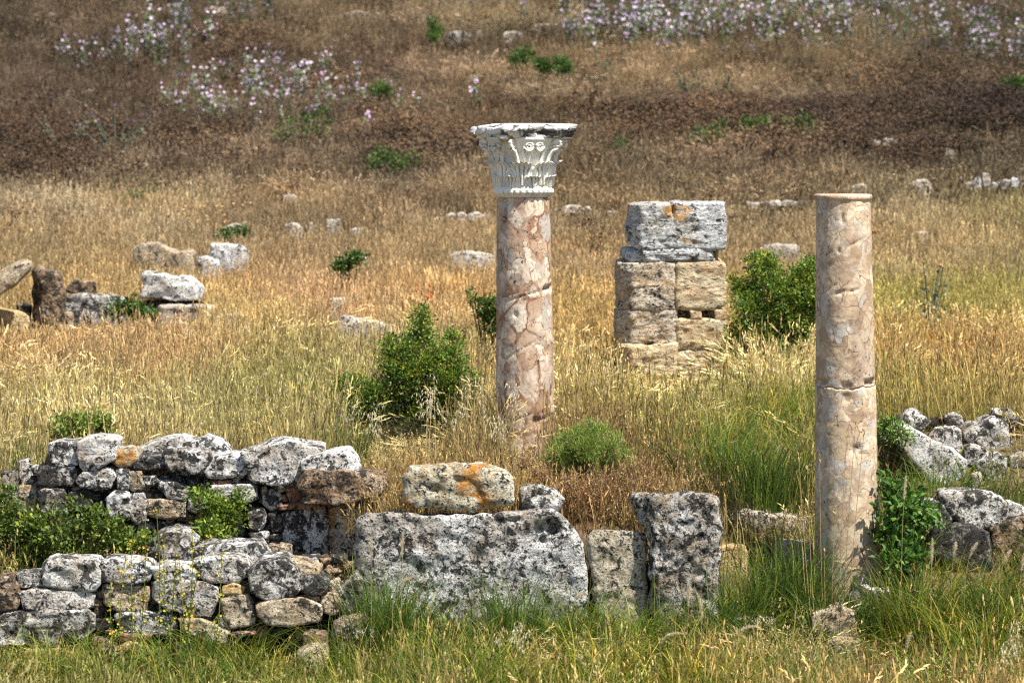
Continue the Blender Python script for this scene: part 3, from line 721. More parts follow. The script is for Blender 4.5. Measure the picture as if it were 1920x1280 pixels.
a_('ochre', 'small orange-capped stone on the large white-topped boulder', (1575, 292), (1650, 288), (1662, 312), (1580, 316), d=47.3, thick=.15, rest=True)
a_('pale', 'flat pale stone high in the field above the white boulders', (1658, 192), (1770, 148), (1812, 168), (1805, 222), (1700, 222), d='auto')
a_('pale', 'tiny pale stone beside the flat one above the white boulders', (1815, 142), (1875, 128), (1880, 165), (1820, 172), d='auto')
a_('pale', 'buried pale stone in the dry grass right of the white block', (1680, 830), (1780, 822), (1860, 850), (1860, 890), (1690, 890), d=40.5)
b_ = lambda mat, label, *p, d='auto', name='stone', cat='stone', **kw: stone(CB(*p), d, mat, name=name, cat=cat, label=label, **kw)
b_('orange', 'small upright lichened stone rising from the field left of the centre shrub', (528, 722), (600, 715), (672, 708), (685, 800), (680, 880), (540, 880), bevel=.02)
b_('pale', 'long pale kerb stone sloping down toward the centre shrub', (578, 842), (700, 848), (860, 888), (1060, 928), (1155, 958), (1150, 1010), (900, 1000), (600, 980), bevel=.03)
b_('pale', 'flat white stone in the field just left of the carved column', (1428, 382), (1580, 368), (1720, 378), (1795, 400), (1788, 455), (1560, 470), (1438, 455))
b_('pale', 'leaning pale stone in the left middle field', (388, 150), (430, 142), (438, 225), (398, 222))
b_('pale', 'blocky pale stone right of the leaning one in the middle field', (520, 127), (632, 120), (640, 178), (525, 180))
b_('pale', 'thin flat stone low in the middle field', (708, 192), (822, 190), (828, 228), (715, 228))
b_('pale', 'small pointed stone in the field above the centre shrub', (775, 415), (810, 400), (855, 420), (858, 475), (790, 475))
b_('pale', 'grey stone under the dried stalks in the left middle field', (215, 165), (300, 150), (350, 190), (340, 240), (225, 235))
b_('pale', 'tiny stone between dry stalks above the centre shrub', (1000, 440), (1040, 432), (1050, 480), (1005, 482))

def row(label, d, mats, spec, name='ruined_wall', cat='wall'):
    d = autod(np.mean([q[0] for q in spec]), np.mean([q[1] + q[3] for q in spec]), 10)
    p = at(spec[0][0], spec[0][1], d)
    w = empty(name, (p[0], d, gz(p[0], d)), label, cat)
    for k, (cx, cy, hw, hh) in enumerate(spec):
        P = []
        for q in range(8):
            a = q / 8 * 2 * math.pi + .3
            sx, sy = math.cos(a), math.sin(a)
            e = .65
            P.append((cx + hw * math.copysign(abs(sx) ** e, sx) * rnd.uniform(.85, 1.1), cy + hh * math.copysign(abs(sy) ** e, sy) * rnd.uniform(.8, 1.1)))
        stone(P, d + rnd.uniform(-.2, .2), mats[k % len(mats)], parent=w, rough=1.3)
row('line of tumbled pale stones in the field left of the capital', 50, ['pale'], [(845, 408, 12, 8), (862, 410, 14, 12), (890, 408, 16, 10), (910, 412, 13, 11), (818, 415, 11, 9), (776, 420, 10, 8), (912, 425, 6, 6)])
row('line of pale tumbled stones between the capital and the ashlar pillar', 50, ['pale'], [(1050, 400, 14, 12), (1072, 393, 20, 9), (1098, 400, 12, 12), (1120, 404, 13, 8), (1150, 402, 13, 7)])
row('low overgrown row of stones right of the ashlar pillar', 50.5, ['pale'], [(1385, 390, 20, 7), (1410, 386, 14, 8), (1432, 384, 13, 7), (1455, 384, 14, 7), (1482, 383, 16, 7), (1508, 382, 13, 7)])
row('broken row of white rocks at the far right edge', 52, ['pale', 'white'], [(1818, 350, 9, 12), (1832, 346, 9, 14), (1849, 338, 9, 17), (1868, 350, 11, 9), (1886, 347, 13, 12), (1905, 346, 10, 14), (1926, 345, 14, 16)])
row('white stones under the brown brush in the upper right', 57, ['pale'], [(1640, 270, 14, 8), (1667, 268, 17, 9), (1652, 283, 11, 7)])
def far(label, d, cx, cy, hw, hh, mat='pale'):
    P = []
    for q in range(9):
        a = q / 9 * 2 * math.pi; sx, sy = math.cos(a), math.sin(a)
        P.append((cx + hw * math.copysign(abs(sx) ** .7, sx) * rnd.uniform(.85, 1.1), cy + hh * math.copysign(abs(sy) ** .7, sy) * rnd.uniform(.8, 1.1)))
    stone(P, 'auto', mat, name='rock', cat='rock', label=label, rough=1.2, foot=cy > 160)
far('oblong pale stone just above the right-hand shrub', 46, 1465, 470, 42, 13)
far('pale rock in dry grass right of the right column, upper field', 47.5, 1727, 446, 17, 13)
far('whitish rock below the brush, right of the right column top', 52.5, 1728, 348, 17, 12)
far('small rock behind the top of the right column', 52, 1610, 353, 17, 9)
far('flat white stone in the green strip right of the right column', 38.5, 1688, 656, 30, 11)
far('low pale stone between the carved column and the ashlar pillar', 38, 1097, 655, 16, 12)
far('small white rock in brown brush near the right edge', 56, 1778, 285, 10, 9)
far('long flat grey stone at the top of the hillside, left of centre', 69, 680, 30, 38, 8)
far('two-toned rock on the hill above and left of the capital', 66.5, 860, 69, 26, 11, 'grey')
far('pale hump of rock between two mallow drifts at the top left', 69.5, 412, 22, 17, 10)
far('flat cream stone on the upper hillside', 66, 575, 116, 9, 5, 'white')
far('tiny white stone left of the flat cream stone on the hillside', 65.5, 549, 124, 8, 5, 'white')
far('small tan rock on the hillside right of the capital', 62, 1118, 147, 9, 6)
far('half buried rock on the hill slope above the capital', 65.5, 962, 68, 20, 8)
far('small pale rock lost in the dark brush above the left field', 53, 543, 372, 14, 9)
far('thin pale ledge on the hillside above the capital', 68.5, 1025, 50, 30, 6)
far('small rock at the top left corner of the hillside', 68, 100, 28, 10, 5)
far('pale slab showing through grass on the upper hillside, left of capital', 68.3, 790, 33, 18, 5)
far('pale stone beside the two-toned rock on the hill', 66.3, 898, 62, 7, 6)
far('tan rock under the mallows at top right', 66, 1445, 68, 14, 7)

# ------------- ashlar pillar
DP = 36.0
pil = empty('ashlar_pillar', (at(1262, 700, DP)[0], DP + .3, gz(at(1262, 700, DP)[0], DP)),
            'pillar of stacked squared travertine blocks standing between the two columns', 'pillar')
def PB(mat, *p, dd=0.0, **kw):
    kw.setdefault('bevel', .025); kw.setdefault('rounds', 0); kw.setdefault('thick', .7); kw.setdefault('strata', .3)
    kw.setdefault('bulge', .01); kw.setdefault('cuts', 0); kw.setdefault('back', 1.0); kw.setdefault('rough', .85)
    P = np.array(C6(*p)); c = (P.min(0) + P.max(0)) / 2; P = c + (P - c) * 1.022
    return stone(P, DP + dd, mat, parent=pil, name='block', step=4, **kw)
PB('travgrey', (300, 92), (420, 78), (553, 80), (566, 110), (580, 78), (750, 76), (915, 78), (922, 230), (917, 378), (700, 376), (520, 381), (370, 387), (288, 350), (268, 240), (292, 200), edge=(1201, 1.1), notch=[(1261, 390, 3, 12, .08)])
PB('travgrey', (264, 392), (370, 389), (600, 383), (822, 382), (832, 410), (845, 460), (600, 466), (300, 464), (258, 430), dd=.0, edge=(1201, 1.1), rough=.8)
PB('trav', (835, 384), (876, 384), (878, 460), (850, 462), dd=.18, thick=.4)
PB('travmix', (218, 478), (300, 471), (587, 472), (592, 640), (589, 782), (300, 784), (213, 778), (216, 600), edge=(1186, 1.1))
PB('trav', (598, 482), (615, 472), (750, 470), (900, 466), (926, 490), (930, 600), (926, 740), (905, 760), (862, 782), (600, 784))
PB('trav', (690, 787), (700, 786), (768, 786), (768, 850), (698, 850), thick=.4, rough=.25, bevel=.01)
PB('trav', (856, 792), (870, 787), (926, 789), (928, 850), (858, 852), thick=.4, rough=.25, bevel=.01)
PB('travmix', (205, 800), (300, 787), (602, 787), (604, 900), (600, 1012), (210, 1016), (202, 900), edge=(1184, 1.1), dd=.01)
PB('trav', (604, 853), (700, 848), (928, 852), (928, 1045), (604, 1048))
PB('trav', (212, 1020), (600, 1018), (600, 1225), (215, 1230), edge=(1184, 1.1), dd=-.02)
PB('trav', (603, 1052), (925, 1050), (920, 1230), (602, 1228), dd=.01)
PB('travmix', (205, 1233), (590, 1230), (595, 1420), (210, 1420), edge=(1184, 1.1))
PB('trav', (598, 1232), (925, 1232), (925, 1420), (600, 1420))
PB('brown', (598, 788), (930, 788), (930, 855), (598, 855), dd=.10, thick=.35)
# ---------------------------------------------------------------- columns
def lathe(zs, rs, n, cx, cy, fn=None):
    """rs(z index) radii, optional fn(V,phi,zi)->dr; closed top and bottom."""
    ph = np.linspace(0, 2 * math.pi, n, endpoint=False)
    P, I = np.meshgrid(ph, np.arange(len(zs)))
    r = np.asarray(rs)[I]
    V = np.stack([cx + r * np.cos(P), cy + r * np.sin(P), np.asarray(zs)[I]], 2).reshape(-1, 3)
    if fn is not None:
        dr = fn(V, P.ravel(), I.ravel())
        V[:, 0] += np.cos(P.ravel()) * dr; V[:, 1] += np.sin(P.ravel()) * dr
    m = len(zs); i = np.arange(m * n).reshape(m, n); j = np.roll(i, -1, 1)
    Q = np.stack([i[:-1].ravel(), j[:-1].ravel(), j[1:].ravel(), i[1:].ravel()], 1)
    V = np.concatenate([V, [[cx, cy, zs[0]], [cx, cy, zs[-1]]]])
    T = np.concatenate([np.stack([np.full(n, m * n), j[0], i[0]], 1), np.stack([np.full(n, m * n + 1), i[-1], j[-1]], 1)])
    return V, [Q, T]
def gauss_hit(V, hits, d):
    """hits: (px, py, w px, h px, depth m) on the camera side; optional slope of the mark."""
    out = np.zeros(len(V)); s = ppm(d)
    px, py = proj(V[:, 0], V[:, 1], V[:, 2])
    for hx, hy, w, h, dep, sl in hits:
        dx = (px - hx); dyy = (py - hy) - sl * dx
        k = np.exp(-(dx / w) ** 4 - (dyy / h) ** 2) * (V[:, 1] < d)
        out -= dep * k
    return out

# column with the capital
D1 = 31.0; S1 = ppm(D1)
cb1 = at(984, 880, D1); cx1 = at(981, 600, D1)[0]
col1 = empty('capital_column', (cx1, D1, gz(cx1, D1)), 'tall brown and white marble column crowned by a carved white capital', 'column')
FOOT.append((cx1 - .25, cx1 + .25, D1 - .25, D1 + .25, 99))
zt = at(979, 370, D1)[2]; zb = gz(cx1, D1) - .15
zs = np.concatenate([np.linspace(zb, zt - .025, 190), [zt - .012, zt - .003, zt]])
rr = np.interp(zs, [zb, at(0, 700, D1)[2], zt - .02, zt], [.238, .233, .213, .196])
def f1(V, ph, I):
    q = V * np.array([1, 1, 1])
    n = .006 * fbm(q * 5, 3) + .0025 * fbm(q * 25, 2, ridged=True)
    n = n + gauss_hit(V, [(1027, 540, 9, 5, .05, -.3), (985, 553, 50, 1.4, .014, -.31), (1002, 790, 8, 9, .03, 0), (1022, 782, 10, 3, .03, -.4), (975, 655, 30, 1.2, .01, -.6),
                          (965, 590, 4, 5, .02, 0), (1025, 660, 4, 10, .02, 0), (948, 380, 14, 5, .012, 0), (975, 782, 22, 1.5, .012, -.35), (1020, 800, 12, 14, .02, 0)], D1)
    return n * (I < 190)
V, Fc = lathe(zs, rr, 120, cx1, D1, f1)
V[:, 0] += (V[:, 2] - zt) * -.010      # slight lean
link('shaft', mesh_np('shaft', V, Fc, M['brec1']), (cx1, D1, zb), col1)

cxc = at(981, 300, D1)[0]
# bell
zc0, zc1 = .086, .485
zbell = np.linspace(zc0, zc1, 40)
def bell_r(z):
    return np.interp(z, [.086, .15, .28, .36, .42, .455, .462, .485], [.222, .222, .226, .240, .262, .285, .292, .292])
V, Fc = lathe(zt + zbell, bell_r(zbell), 96, cxc, D1, lambda V, ph, I: .004 * fbm(V * 8, 3))
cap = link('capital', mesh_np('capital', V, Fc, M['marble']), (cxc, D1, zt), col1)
# egg-and-dart ring
zr = np.linspace(0, .088, 18)
rring = np.interp(zr, [0, .012, .04, .065, .075, .088], [.205, .222, .244, .246, .232, .228])
def fr(V, ph, I):
    t = np.clip((zr[I] - .006) / .056, 0, 1); w = np.sin(t * math.pi) ** .7
    k = ph * 30 / (2 * math.pi)
    s = np.abs((k % 1) - .5) * 2
    egg = np.where(s < .72, np.sqrt(np.clip(1 - (s / .72) ** 2, 0, 1)), 0) * .011
    dart = np.where(s > .90, .007, 0)
    return (egg + dart - .005) * w + .003 * fbm(V * 12, 3)
V, Fc = lathe(zt + zr, rring, 352, cxc, D1, fr)
link('egg_and_dart_ring', mesh_np('egg_and_dart_ring', V, Fc, M['marble']), (cxc, D1, zt), cap)
def grid_solid(G, th, nrm):
    """G (m,n,3) surface; thickened by th along nrm (m,n,3) inward."""
    m, n = G.shape[:2]
    B_ = G - nrm * th
    V = np.concatenate([G.reshape(-1, 3), B_.reshape(-1, 3)]); i = np.arange(m * n).reshape(m, n); k = m * n
    Q = [np.stack([i[:-1, :-1].ravel(), i[:-1, 1:].ravel(), i[1:, 1:].ravel(), i[1:, :-1].ravel()], 1)]
    Q.append(Q[0][:, ::-1] + k)
    for a in (i[0], i[-1][::-1], i[:, 0][::-1], i[:, -1]):
        Q.append(np.stack([a[1:], a[:-1], a[:-1] + k, a[1:] + k], 1))
    return V, np.concatenate(Q)
def acanthus(ph0, z0, h, w, curl, lobes, deep=.013):
    nu, nv = 29, 22
    u = np.linspace(-1, 1, nu); v = np.linspace(0, 1, nv)
    U, Vv = np.meshgrid(u, v)
    # fan outline: narrow stem, broad lobed top
    wid = w * (.42 + .75 * np.sin(np.clip(Vv, 0, 1) * 1.75) ** 1.5 * (1 + .13 * np.sin(Vv * math.pi * 2 * lobes)))
    top = 1 - .10 * U ** 2 - .09 * np.abs(np.sin(U * math.pi * 2.5))
    Z = z0 + h * Vv * top
    R0 = bell_r(Z) + .012 + .012 * Vv + curl * np.clip(Vv - .72, 0, 1) ** 1.6 * 7 * (1 - .4 * U ** 2)
    Z = Z - .8 * curl * np.clip(Vv - .85, 0, 1) * 2
    # ribs fan out from the stem
    rib = 1.25 * deep * (np.abs(np.cos(U * math.pi * 2.5)) - .5) * (.3 + .9 * Vv) * (1 - .25 * np.abs(U))
    R_ = R0 + rib - .010 * np.abs(U) ** 2 + .012 * np.exp(-(U / .12) ** 2)
    ang = ph0 + wid * U / R0
    G = np.stack([cxc + R_ * np.cos(ang), D1 + R_ * np.sin(ang), zt + Z], 2)
    N_ = np.stack([np.cos(ang), np.sin(ang), 0 * ang], 2)
    G = G + N_ * (.004 * fbm(G.reshape(-1, 3) * 20, 2).reshape(nv, nu))[..., None]
    return grid_solid(G, .022, N_)
CAPROT = R(-90 + 19.5)     # outward direction of the front abacus face
for k in range(8):         # tall leaves
    a = CAPROT + R(22.5) + k * R(45)
    V, Q = acanthus(a, .095, .215, .080, .045, 3, .016)
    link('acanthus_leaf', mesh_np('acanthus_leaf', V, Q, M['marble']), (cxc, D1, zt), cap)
for k in range(8):
    a = CAPROT + k * R(45)
    V, Q = acanthus(a, .085, .100, .066, .022, 2, .012)
    link('small_leaf', mesh_np('small_leaf', V, Q, M['marble']), (cxc, D1, zt), cap)
def tube(P, rad, n=7):
    P = np.asarray(P, float); m = len(P); rad = np.broadcast_to(rad, m)
    T = np.gradient(P, axis=0); T /= np.linalg.norm(T, axis=1)[:, None] + 1e-9
    ref = np.array([0, 0, 1.0]) if abs(T[:, 2]).mean() < .8 else np.array([1.0, 0, 0])
    A_ = np.cross(T, ref); A_ /= np.linalg.norm(A_, axis=1)[:, None] + 1e-9
    B_ = np.cross(T, A_)
    a = np.linspace(0, 2 * math.pi, n, endpoint=False)
    V = P[:, None] + rad[:, None, None] * (np.cos(a)[None, :, None] * A_[:, None] + np.sin(a)[None, :, None] * B_[:, None])
    i = np.arange(m * n).reshape(m, n); j = np.roll(i, -1, 1)
    Q = np.stack([i[:-1].ravel(), j[:-1].ravel(), j[1:].ravel(), i[1:].ravel()], 1)
    return V.reshape(-1, 3), Q
def spiral(cen, ex, ez, r0, turns, hand, tail, rad=.011):
    """Scroll in the plane (ex, ez) around cen, then a stem down to the points in tail."""
    t = np.linspace(0, 1, 34)
    a = t * turns * 2 * math.pi
    r = r0 * (.16 + .84 * t)
    P = [cen + ex * (hand * math.cos(x) * q) + ez * (math.sin(x) * q) for x, q in zip(a, r)]
    P += [np.asarray(p) for p in tail]
    P = np.array(P)
    rd = np.concatenate([rad * (.8 + .5 * t), np.full(len(tail), rad * 1.3)])
    V, Q = tube(P, rd, 8)
    # the eye of the scroll
    return V, Q
Zv = np.array([0, 0, 1.0])
ctr = np.array([cxc, D1, zt])
def rad_at(a, r, z): return ctr + np.array([r * math.cos(a), r * math.sin(a), z])
for f in range(4):         # pairs of inner scrolls under each abacus side
    fa = CAPROT + f * R(90)
    for hd in (-1, 1):
        a = fa + hd * R(9.5)
        ex = np.array([-math.sin(a), math.cos(a), 0])
        cen = rad_at(a, .275, .412)
        tail = [rad_at(fa + hd * R(q), r_, z) for q, r_, z in ((18, .272, .405), (20, .262, .37), (18, .250, .33), (15, .240, .29))]
        V, Q = spiral(cen, ex, Zv, .038, 1.8, hd, tail, .0085)
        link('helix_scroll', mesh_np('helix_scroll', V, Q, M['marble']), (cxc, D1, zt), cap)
for f in range(4):         # corner volutes reaching out to the abacus corners
    ca = CAPROT + R(45) + f * R(90)
    out = np.array([math.cos(ca), math.sin(ca), 0]); side = np.array([-math.sin(ca), math.cos(ca), 0])
    # broad flaring horn below the corner
    nv, nu = 14, 9
    Vv, U = np.meshgrid(np.linspace(0, 1, nv), np.linspace(-1, 1, nu), indexing='ij')
    Rr = .228 + .20 * Vv ** 2.8
    Zz = .27 + .205 * (1 - (1 - Vv) ** 1.6)
    W = .045 - .012 * Vv
    G = ctr + out * Rr[..., None] + side * (U * W)[..., None] + Zv * Zz[..., None] - out * (.03 * U ** 2)[..., None]
    N_ = (out * .8 - Zv * .6) * np.ones_like(G)
    V, Q = grid_solid(G, .05, N_)
    link('volute_stalk', mesh_np('volute_stalk', V, Q, M['marble']), (cxc, D1, zt), cap)
    for hd in (-1, 1):
        cen = ctr + out * .335 + side * (hd * .052) + Zv * .430
        ex = out
        tail = [ctr + out * r_ + side * (hd * s_) + Zv * z for r_, s_, z in ((.335, .05, .392), (.290, .06, .375), (.262, .065, .33), (.245, .07, .28))]
        V, Q = spiral(cen, out, Zv, .036, 1.6, 1, tail, .012)
        link('corner_scroll', mesh_np('corner_scroll', V, Q, M['marble']), (cxc, D1, zt), cap)
# abacus: concave sided slab, blunt corners, mouldings and broken edges
def abacus():
    a = .345; segs = []
    for f in range(4):
        fa = CAPROT + f * R(90)
        o_ = np.array([math.cos(fa), math.sin(fa)]); s_ = np.array([-math.sin(fa), math.cos(fa)])
        for t in np.linspace(-1, 1, 30):
            lat = t * (a - .02)
            dep = a * (.88 + .12 * t * t) + .012
            segs.append(o_ * dep + s_ * lat)
    O = np.array(segs); n = len(O)
    prof = [(.78, -.004), (.86, 0), (.90, .004), (.92, .022), (.955, .034), (.955, .044), (.985, .052), (1.0, .06), (1.0, .100), (.985, .106), (.9, .108), (.6, .112), (.3, .112)]
    V = np.concatenate([np.concatenate([O * f, np.full((n, 1), z)], 1) for f, z in prof])
    V = V + np.array([cxc, D1, zt + .482])
    m = len(prof); i = np.arange(m * n).reshape(m, n); j = np.roll(i, -1, 1)
    Q = np.stack([i[:-1].ravel(), j[:-1].ravel(), j[1:].ravel(), i[1:].ravel()], 1)
    V = np.concatenate([V, [[cxc, D1, zt + .478], [cxc, D1, zt + .594]]])
    T = np.concatenate([np.stack([np.full(n, m * n), j[0], i[0]], 1), np.stack([np.full(n, m * n + 1), i[-1], j[-1]], 1)])
    # broken edges
    rel = V[:, :2] - np.array([cxc, D1]); rl = np.linalg.norm(rel, axis=1)[:, None] + 1e-6
    n1 = fbm(V * 9, 4, .6)
    brk = np.clip(n1 - .02, 0, 1) * .15 * (rl[:, 0] > .25)
    V[:, :2] -= rel / rl * brk[:, None]
    n2 = fbm(V * 14 + 5, 3, .6)
    hi = (V[:, 2] > zt + .53)
    V[:, 2] -= np.where(hi, np.clip(n2, 0, 1) * .03, 0)
    V[:, 2] += .006 * fbm(V * 30, 2)
    # the front left corner is knocked off and tilted lower
    px, py = proj(V[:, 0], V[:, 1], V[:, 2])
    k = np.exp(-((px - 926) / 15) ** 2) * (V[:, 1] < D1 - .05)
    V[:, 1] += k * .13; V[:, 2] -= k * .030 * hi
    k = sstep(925, 900, px); V[:, 2] -= k * (.012 + .02 * np.clip(fbm(V * 20, 2) + .3, 0, 1)) * hi
    return V, [Q, T]
V, Fc = abacus()
link('abacus', mesh_np('abacus', V, Fc, M['abacus']), (cxc, D1, zt + .48), cap)

# plain column on the right
D2 = 27.5
x2t, x2b = at(1581, 370, D2)[0], at(1591, 1090, D2)[0]
cx2 = (x2t + x2b) / 2
col2 = empty('broken_column', (cx2, D2, gz(cx2, D2)), 'plain pale brecciated marble column without capital, cracked across the middle', 'column')
FOOT.append((cx2 - .26, cx2 + .26, D2 - .26, D2 + .26, 99))
zt2 = at(1581, 364, D2)[2]; zb2 = gz(cx2, D2) - .2; zm = at(1585, 724, D2)[2]
def colr(z): return np.interp(z, [zb2, at(0, 1090, D2)[2], at(0, 720, D2)[2], zt2], [.240, .233, .213, .193])
def cxz(V): return (V[:, 2] - (zt2 + zb2) / 2) / (zt2 - zb2)
def joint(V):  # uneven level of the break round the column
    a = np.arctan2(V[:, 1] - D2, V[:, 0] - cx2)
    return .005 * np.cos(2 * a + .3) + .005 * np.sin(5 * a) + .004 * np.sin(11 * a + 1) + .003 * np.sin(23 * a)
H2 = [(1540, 716, 11, 5, .045, 0), (1588, 722, 10, 5, .03, 0), (1634, 717, 10, 5, .05, -.1)]
# upper drum
zs = np.concatenate([np.linspace(zm + .004, zt2 - .05, 120), [zt2 - .046, zt2 - .040, zt2 - .032, zt2 - .012, zt2 - .004, zt2]])
rr = colr(zs); rr[120:] = colr(zt2) + np.array([.001, .006, .013, .014, .010, .002])
def f2(V, ph, I):
    n = .006 * fbm(V * 5, 3) + .003 * fbm(V * 26, 2, ridged=True)
    n = n + gauss_hit(V, H2 + [(1585, 410, 3, 9, .012, 0), (1578, 470, 3, 5, .012, 0), (1604, 545, 10, 2, .014, -.3), (1610, 455, 14, 2, .012, -.5), (1580, 548, 12, 3, .012, -.3), (1595, 610, 3, 8, .010, 0)], D2)
    px, py = proj(V[:, 0], V[:, 1], V[:, 2])
    chip = np.exp(-((px - 1618) / 17) ** 2) * (V[:, 1] < D2) * sstep(410, 366, py)
    return n - .022 * chip * (1 + fbm(V * 14, 2))
V, Fc = lathe(zs, rr, 120, cx2, D2, f2)
k = np.clip((zm + .12 - V[:, 2]) / .12, 0, 1); V[:, 2] += joint(V) * k
V[:, 0] += cxz(V) * (x2t - x2b)
link('upper_shaft', mesh_np('upper_shaft', V, Fc, M['brec2']), (cx2, D2, zm), col2)
zs = np.linspace(zb2, zm - .002, 130)
def f3(V, ph, I):
    n = .007 * fbm(V * 5 + 3, 3) + .003 * fbm(V * 26, 2, ridged=True)
    n = n + gauss_hit(V, H2 + [(1590, 745, 14, 12, .015, 0), (1605, 842, 10, 8, .02, 0), (1626, 1020, 10, 12, .018, 0), (1617, 1030, 4, 20, .02, 0), (1592, 770, 8, 14, .012, 0)], D2)
    return n
V, Fc = lathe(zs, colr(zs) + .002, 120, cx2, D2, f3)
k = np.clip((V[:, 2] - zm + .12) / .12, 0, 1); V[:, 2] += joint(V) * k
V[:, 0] += cxz(V) * (x2t - x2b)
link('lower_shaft', mesh_np('lower_shaft', V, Fc, M['brec2']), (cx2, D2, zb2), col2)
# ---------------------------------------------------------------- plants: building blocks
class VB:
    def __init__(s): s.V, s.T, s.C, s.n = [], [], [], 0
    def add(s, V, T, C):
        V = np.asarray(V, float).reshape(-1, 3); T = np.asarray(T).reshape(-1, 3)
        C = np.broadcast_to(np.asarray(C, float), (len(V), 3))
        s.V.append(V); s.T.append(T + s.n); s.C.append(C); s.n += len(V)
    def mesh(s, name, mat, smooth=False):
        return mesh_np(name, np.concatenate(s.V), np.concatenate(s.T), mat, np.concatenate(s.C), smooth)
    def ribbon(s, P, w, side, c0, c1=None):
        P = np.asarray(P, float); m = len(P); c1 = c0 if c1 is None else c1
        w = np.asarray(w)[:, None] * .5
        side = np.asarray(side, float)
        V = np.stack([P - side * w, P + side * w], 1).reshape(-1, 3)
        T = []
        for i in range(m - 1):
            a = 2 * i; T += [(a, a + 1, a + 3), (a, a + 3, a + 2)]
        t = np.repeat(np.linspace(0, 1, m), 2)[:, None]
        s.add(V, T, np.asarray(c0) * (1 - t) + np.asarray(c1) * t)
    def stemtube(s, P, r, col, n=4):
        V, Q = tube(P, r, n); T = np.concatenate([Q[:, :3], Q[:, [0, 2, 3]]]); s.add(V, T, col)
    def spike(s, p, dirn, L, w, col, n=3):
        """small elongated seed: n-sided double cone"""
        d_ = np.asarray(dirn, float); d_ /= np.linalg.norm(d_) + 1e-9
        a = np.cross(d_, [.3, .5, .8]); a /= np.linalg.norm(a) + 1e-9; b = np.cross(d_, a)
        V = [p]
        for k in range(n):
            t = 2 * math.pi * k / n; V.append(p + d_ * L * .4 + (a * math.cos(t) + b * math.sin(t)) * w * .5)
        V.append(p + d_ * L)
        T = []
        for k in range(n):
            k2 = (k + 1) % n; T += [(0, 1 + k2, 1 + k), (n + 1, 1 + k, 1 + k2)]
        s.add(V, T, col)
    def disc(s, p, nrm, r, col, cc=None, n=5):
        nrm = np.asarray(nrm, float); nrm /= np.linalg.norm(nrm)
        a = np.cross(nrm, [.2, .9, .3]); a /= np.linalg.norm(a); b = np.cross(nrm, a)
        V = [p - nrm * r * .35]; T = []; C = [col if cc is None else cc]
        for k in range(2 * n):
            t = math.pi * k / n; q = r * (1.0 if k % 2 == 0 else .72)
            V.append(p + (a * math.cos(t) + b * math.sin(t)) * q); C.append(col)
        for k in range(2 * n): T.append((0, 1 + k, 1 + (k + 1) % (2 * n)))
        s.add(V, T, np.array(C))
rg = np.random.RandomState(3)
def U(a, b): return rg.uniform(a, b)
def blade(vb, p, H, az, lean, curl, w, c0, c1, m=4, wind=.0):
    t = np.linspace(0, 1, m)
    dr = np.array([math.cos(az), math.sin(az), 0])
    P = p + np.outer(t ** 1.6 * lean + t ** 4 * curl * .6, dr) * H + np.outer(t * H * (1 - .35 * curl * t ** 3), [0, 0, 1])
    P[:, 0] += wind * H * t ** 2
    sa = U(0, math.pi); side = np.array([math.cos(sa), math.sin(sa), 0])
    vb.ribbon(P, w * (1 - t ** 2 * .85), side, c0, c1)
    return P
TAN = np.array([.60, .44, .20]); TANL = np.array([.74, .60, .33]); BRN = np.array([.34, .21, .10])
GRN = np.array([.13, .20, .035]); GRNL = np.array([.26, .34, .07])
# All tuft colours below are relative: multiplied by the tint of the place where the tuft grows.
W1 = np.array([1, 1, 1.])
def tuft_dry(seed):
    global rg; rg = np.random.RandomState(seed)
    vb = VB()
    for k in range(24):
        r, a = .20 * math.sqrt(U(0, 1)), U(0, 6.28)
        p = np.array([r * math.cos(a), r * math.sin(a), -.03])
        H = U(.30, .60) * (1.2 if U(0, 1) < .2 else 1)
        c = W1 * U(.5, 1.12)
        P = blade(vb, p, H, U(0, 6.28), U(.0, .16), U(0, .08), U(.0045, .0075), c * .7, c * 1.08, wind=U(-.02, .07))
        e = P[-1]; dr = P[-1] - P[-2]; dr /= np.linalg.norm(dr)
        hc = np.array([1.08, 1.06, 1.0]) * U(.6, 1.3)
        if U(0, 1) < .7:
            L = U(.05, .11)
            vb.spike(e - dr * L * .6, dr + rg.normal(size=3) * .06, L, U(.008, .013), hc)
            vb.spike(e - dr * L * 1.0, dr + rg.normal(size=3) * .15, L * .6, U(.006, .010), hc * .85)
    for k in range(26):
        r, a = .22 * math.sqrt(U(0, 1)), U(0, 6.28)
        p = np.array([r * math.cos(a), r * math.sin(a), -.03])
        c = W1 * U(.3, .85)
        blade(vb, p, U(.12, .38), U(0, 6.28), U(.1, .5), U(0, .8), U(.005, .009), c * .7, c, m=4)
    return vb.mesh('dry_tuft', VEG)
def tuft_straw(seed):
    """bleached, arching bunch grass with fluffy spikes"""
    global rg; rg = np.random.RandomState(seed)
    vb = VB()
    for k in range(30):
        r, a = .12 * math.sqrt(U(0, 1)), U(0, 6.28)
        p = np.array([r * math.cos(a), r * math.sin(a), -.03]); c = W1 * U(.5, 1.1)
        P = blade(vb, p, U(.3, .62), a + U(-1, 1), U(.1, .6), U(0, .7), U(.004, .007), c * .75, c, m=6)
        if U(0, 1) < .5:
            dr = P[-1] - P[-2]; dr /= np.linalg.norm(dr)
            for q in range(4): vb.spike(P[-1] - dr * .022 * q, dr + rg.normal(size=3) * .25, .045, .011, np.array([1.25, 1.25, 1.3]) * U(.8, 1.15))
    return vb.mesh('straw_tuft', VEG)
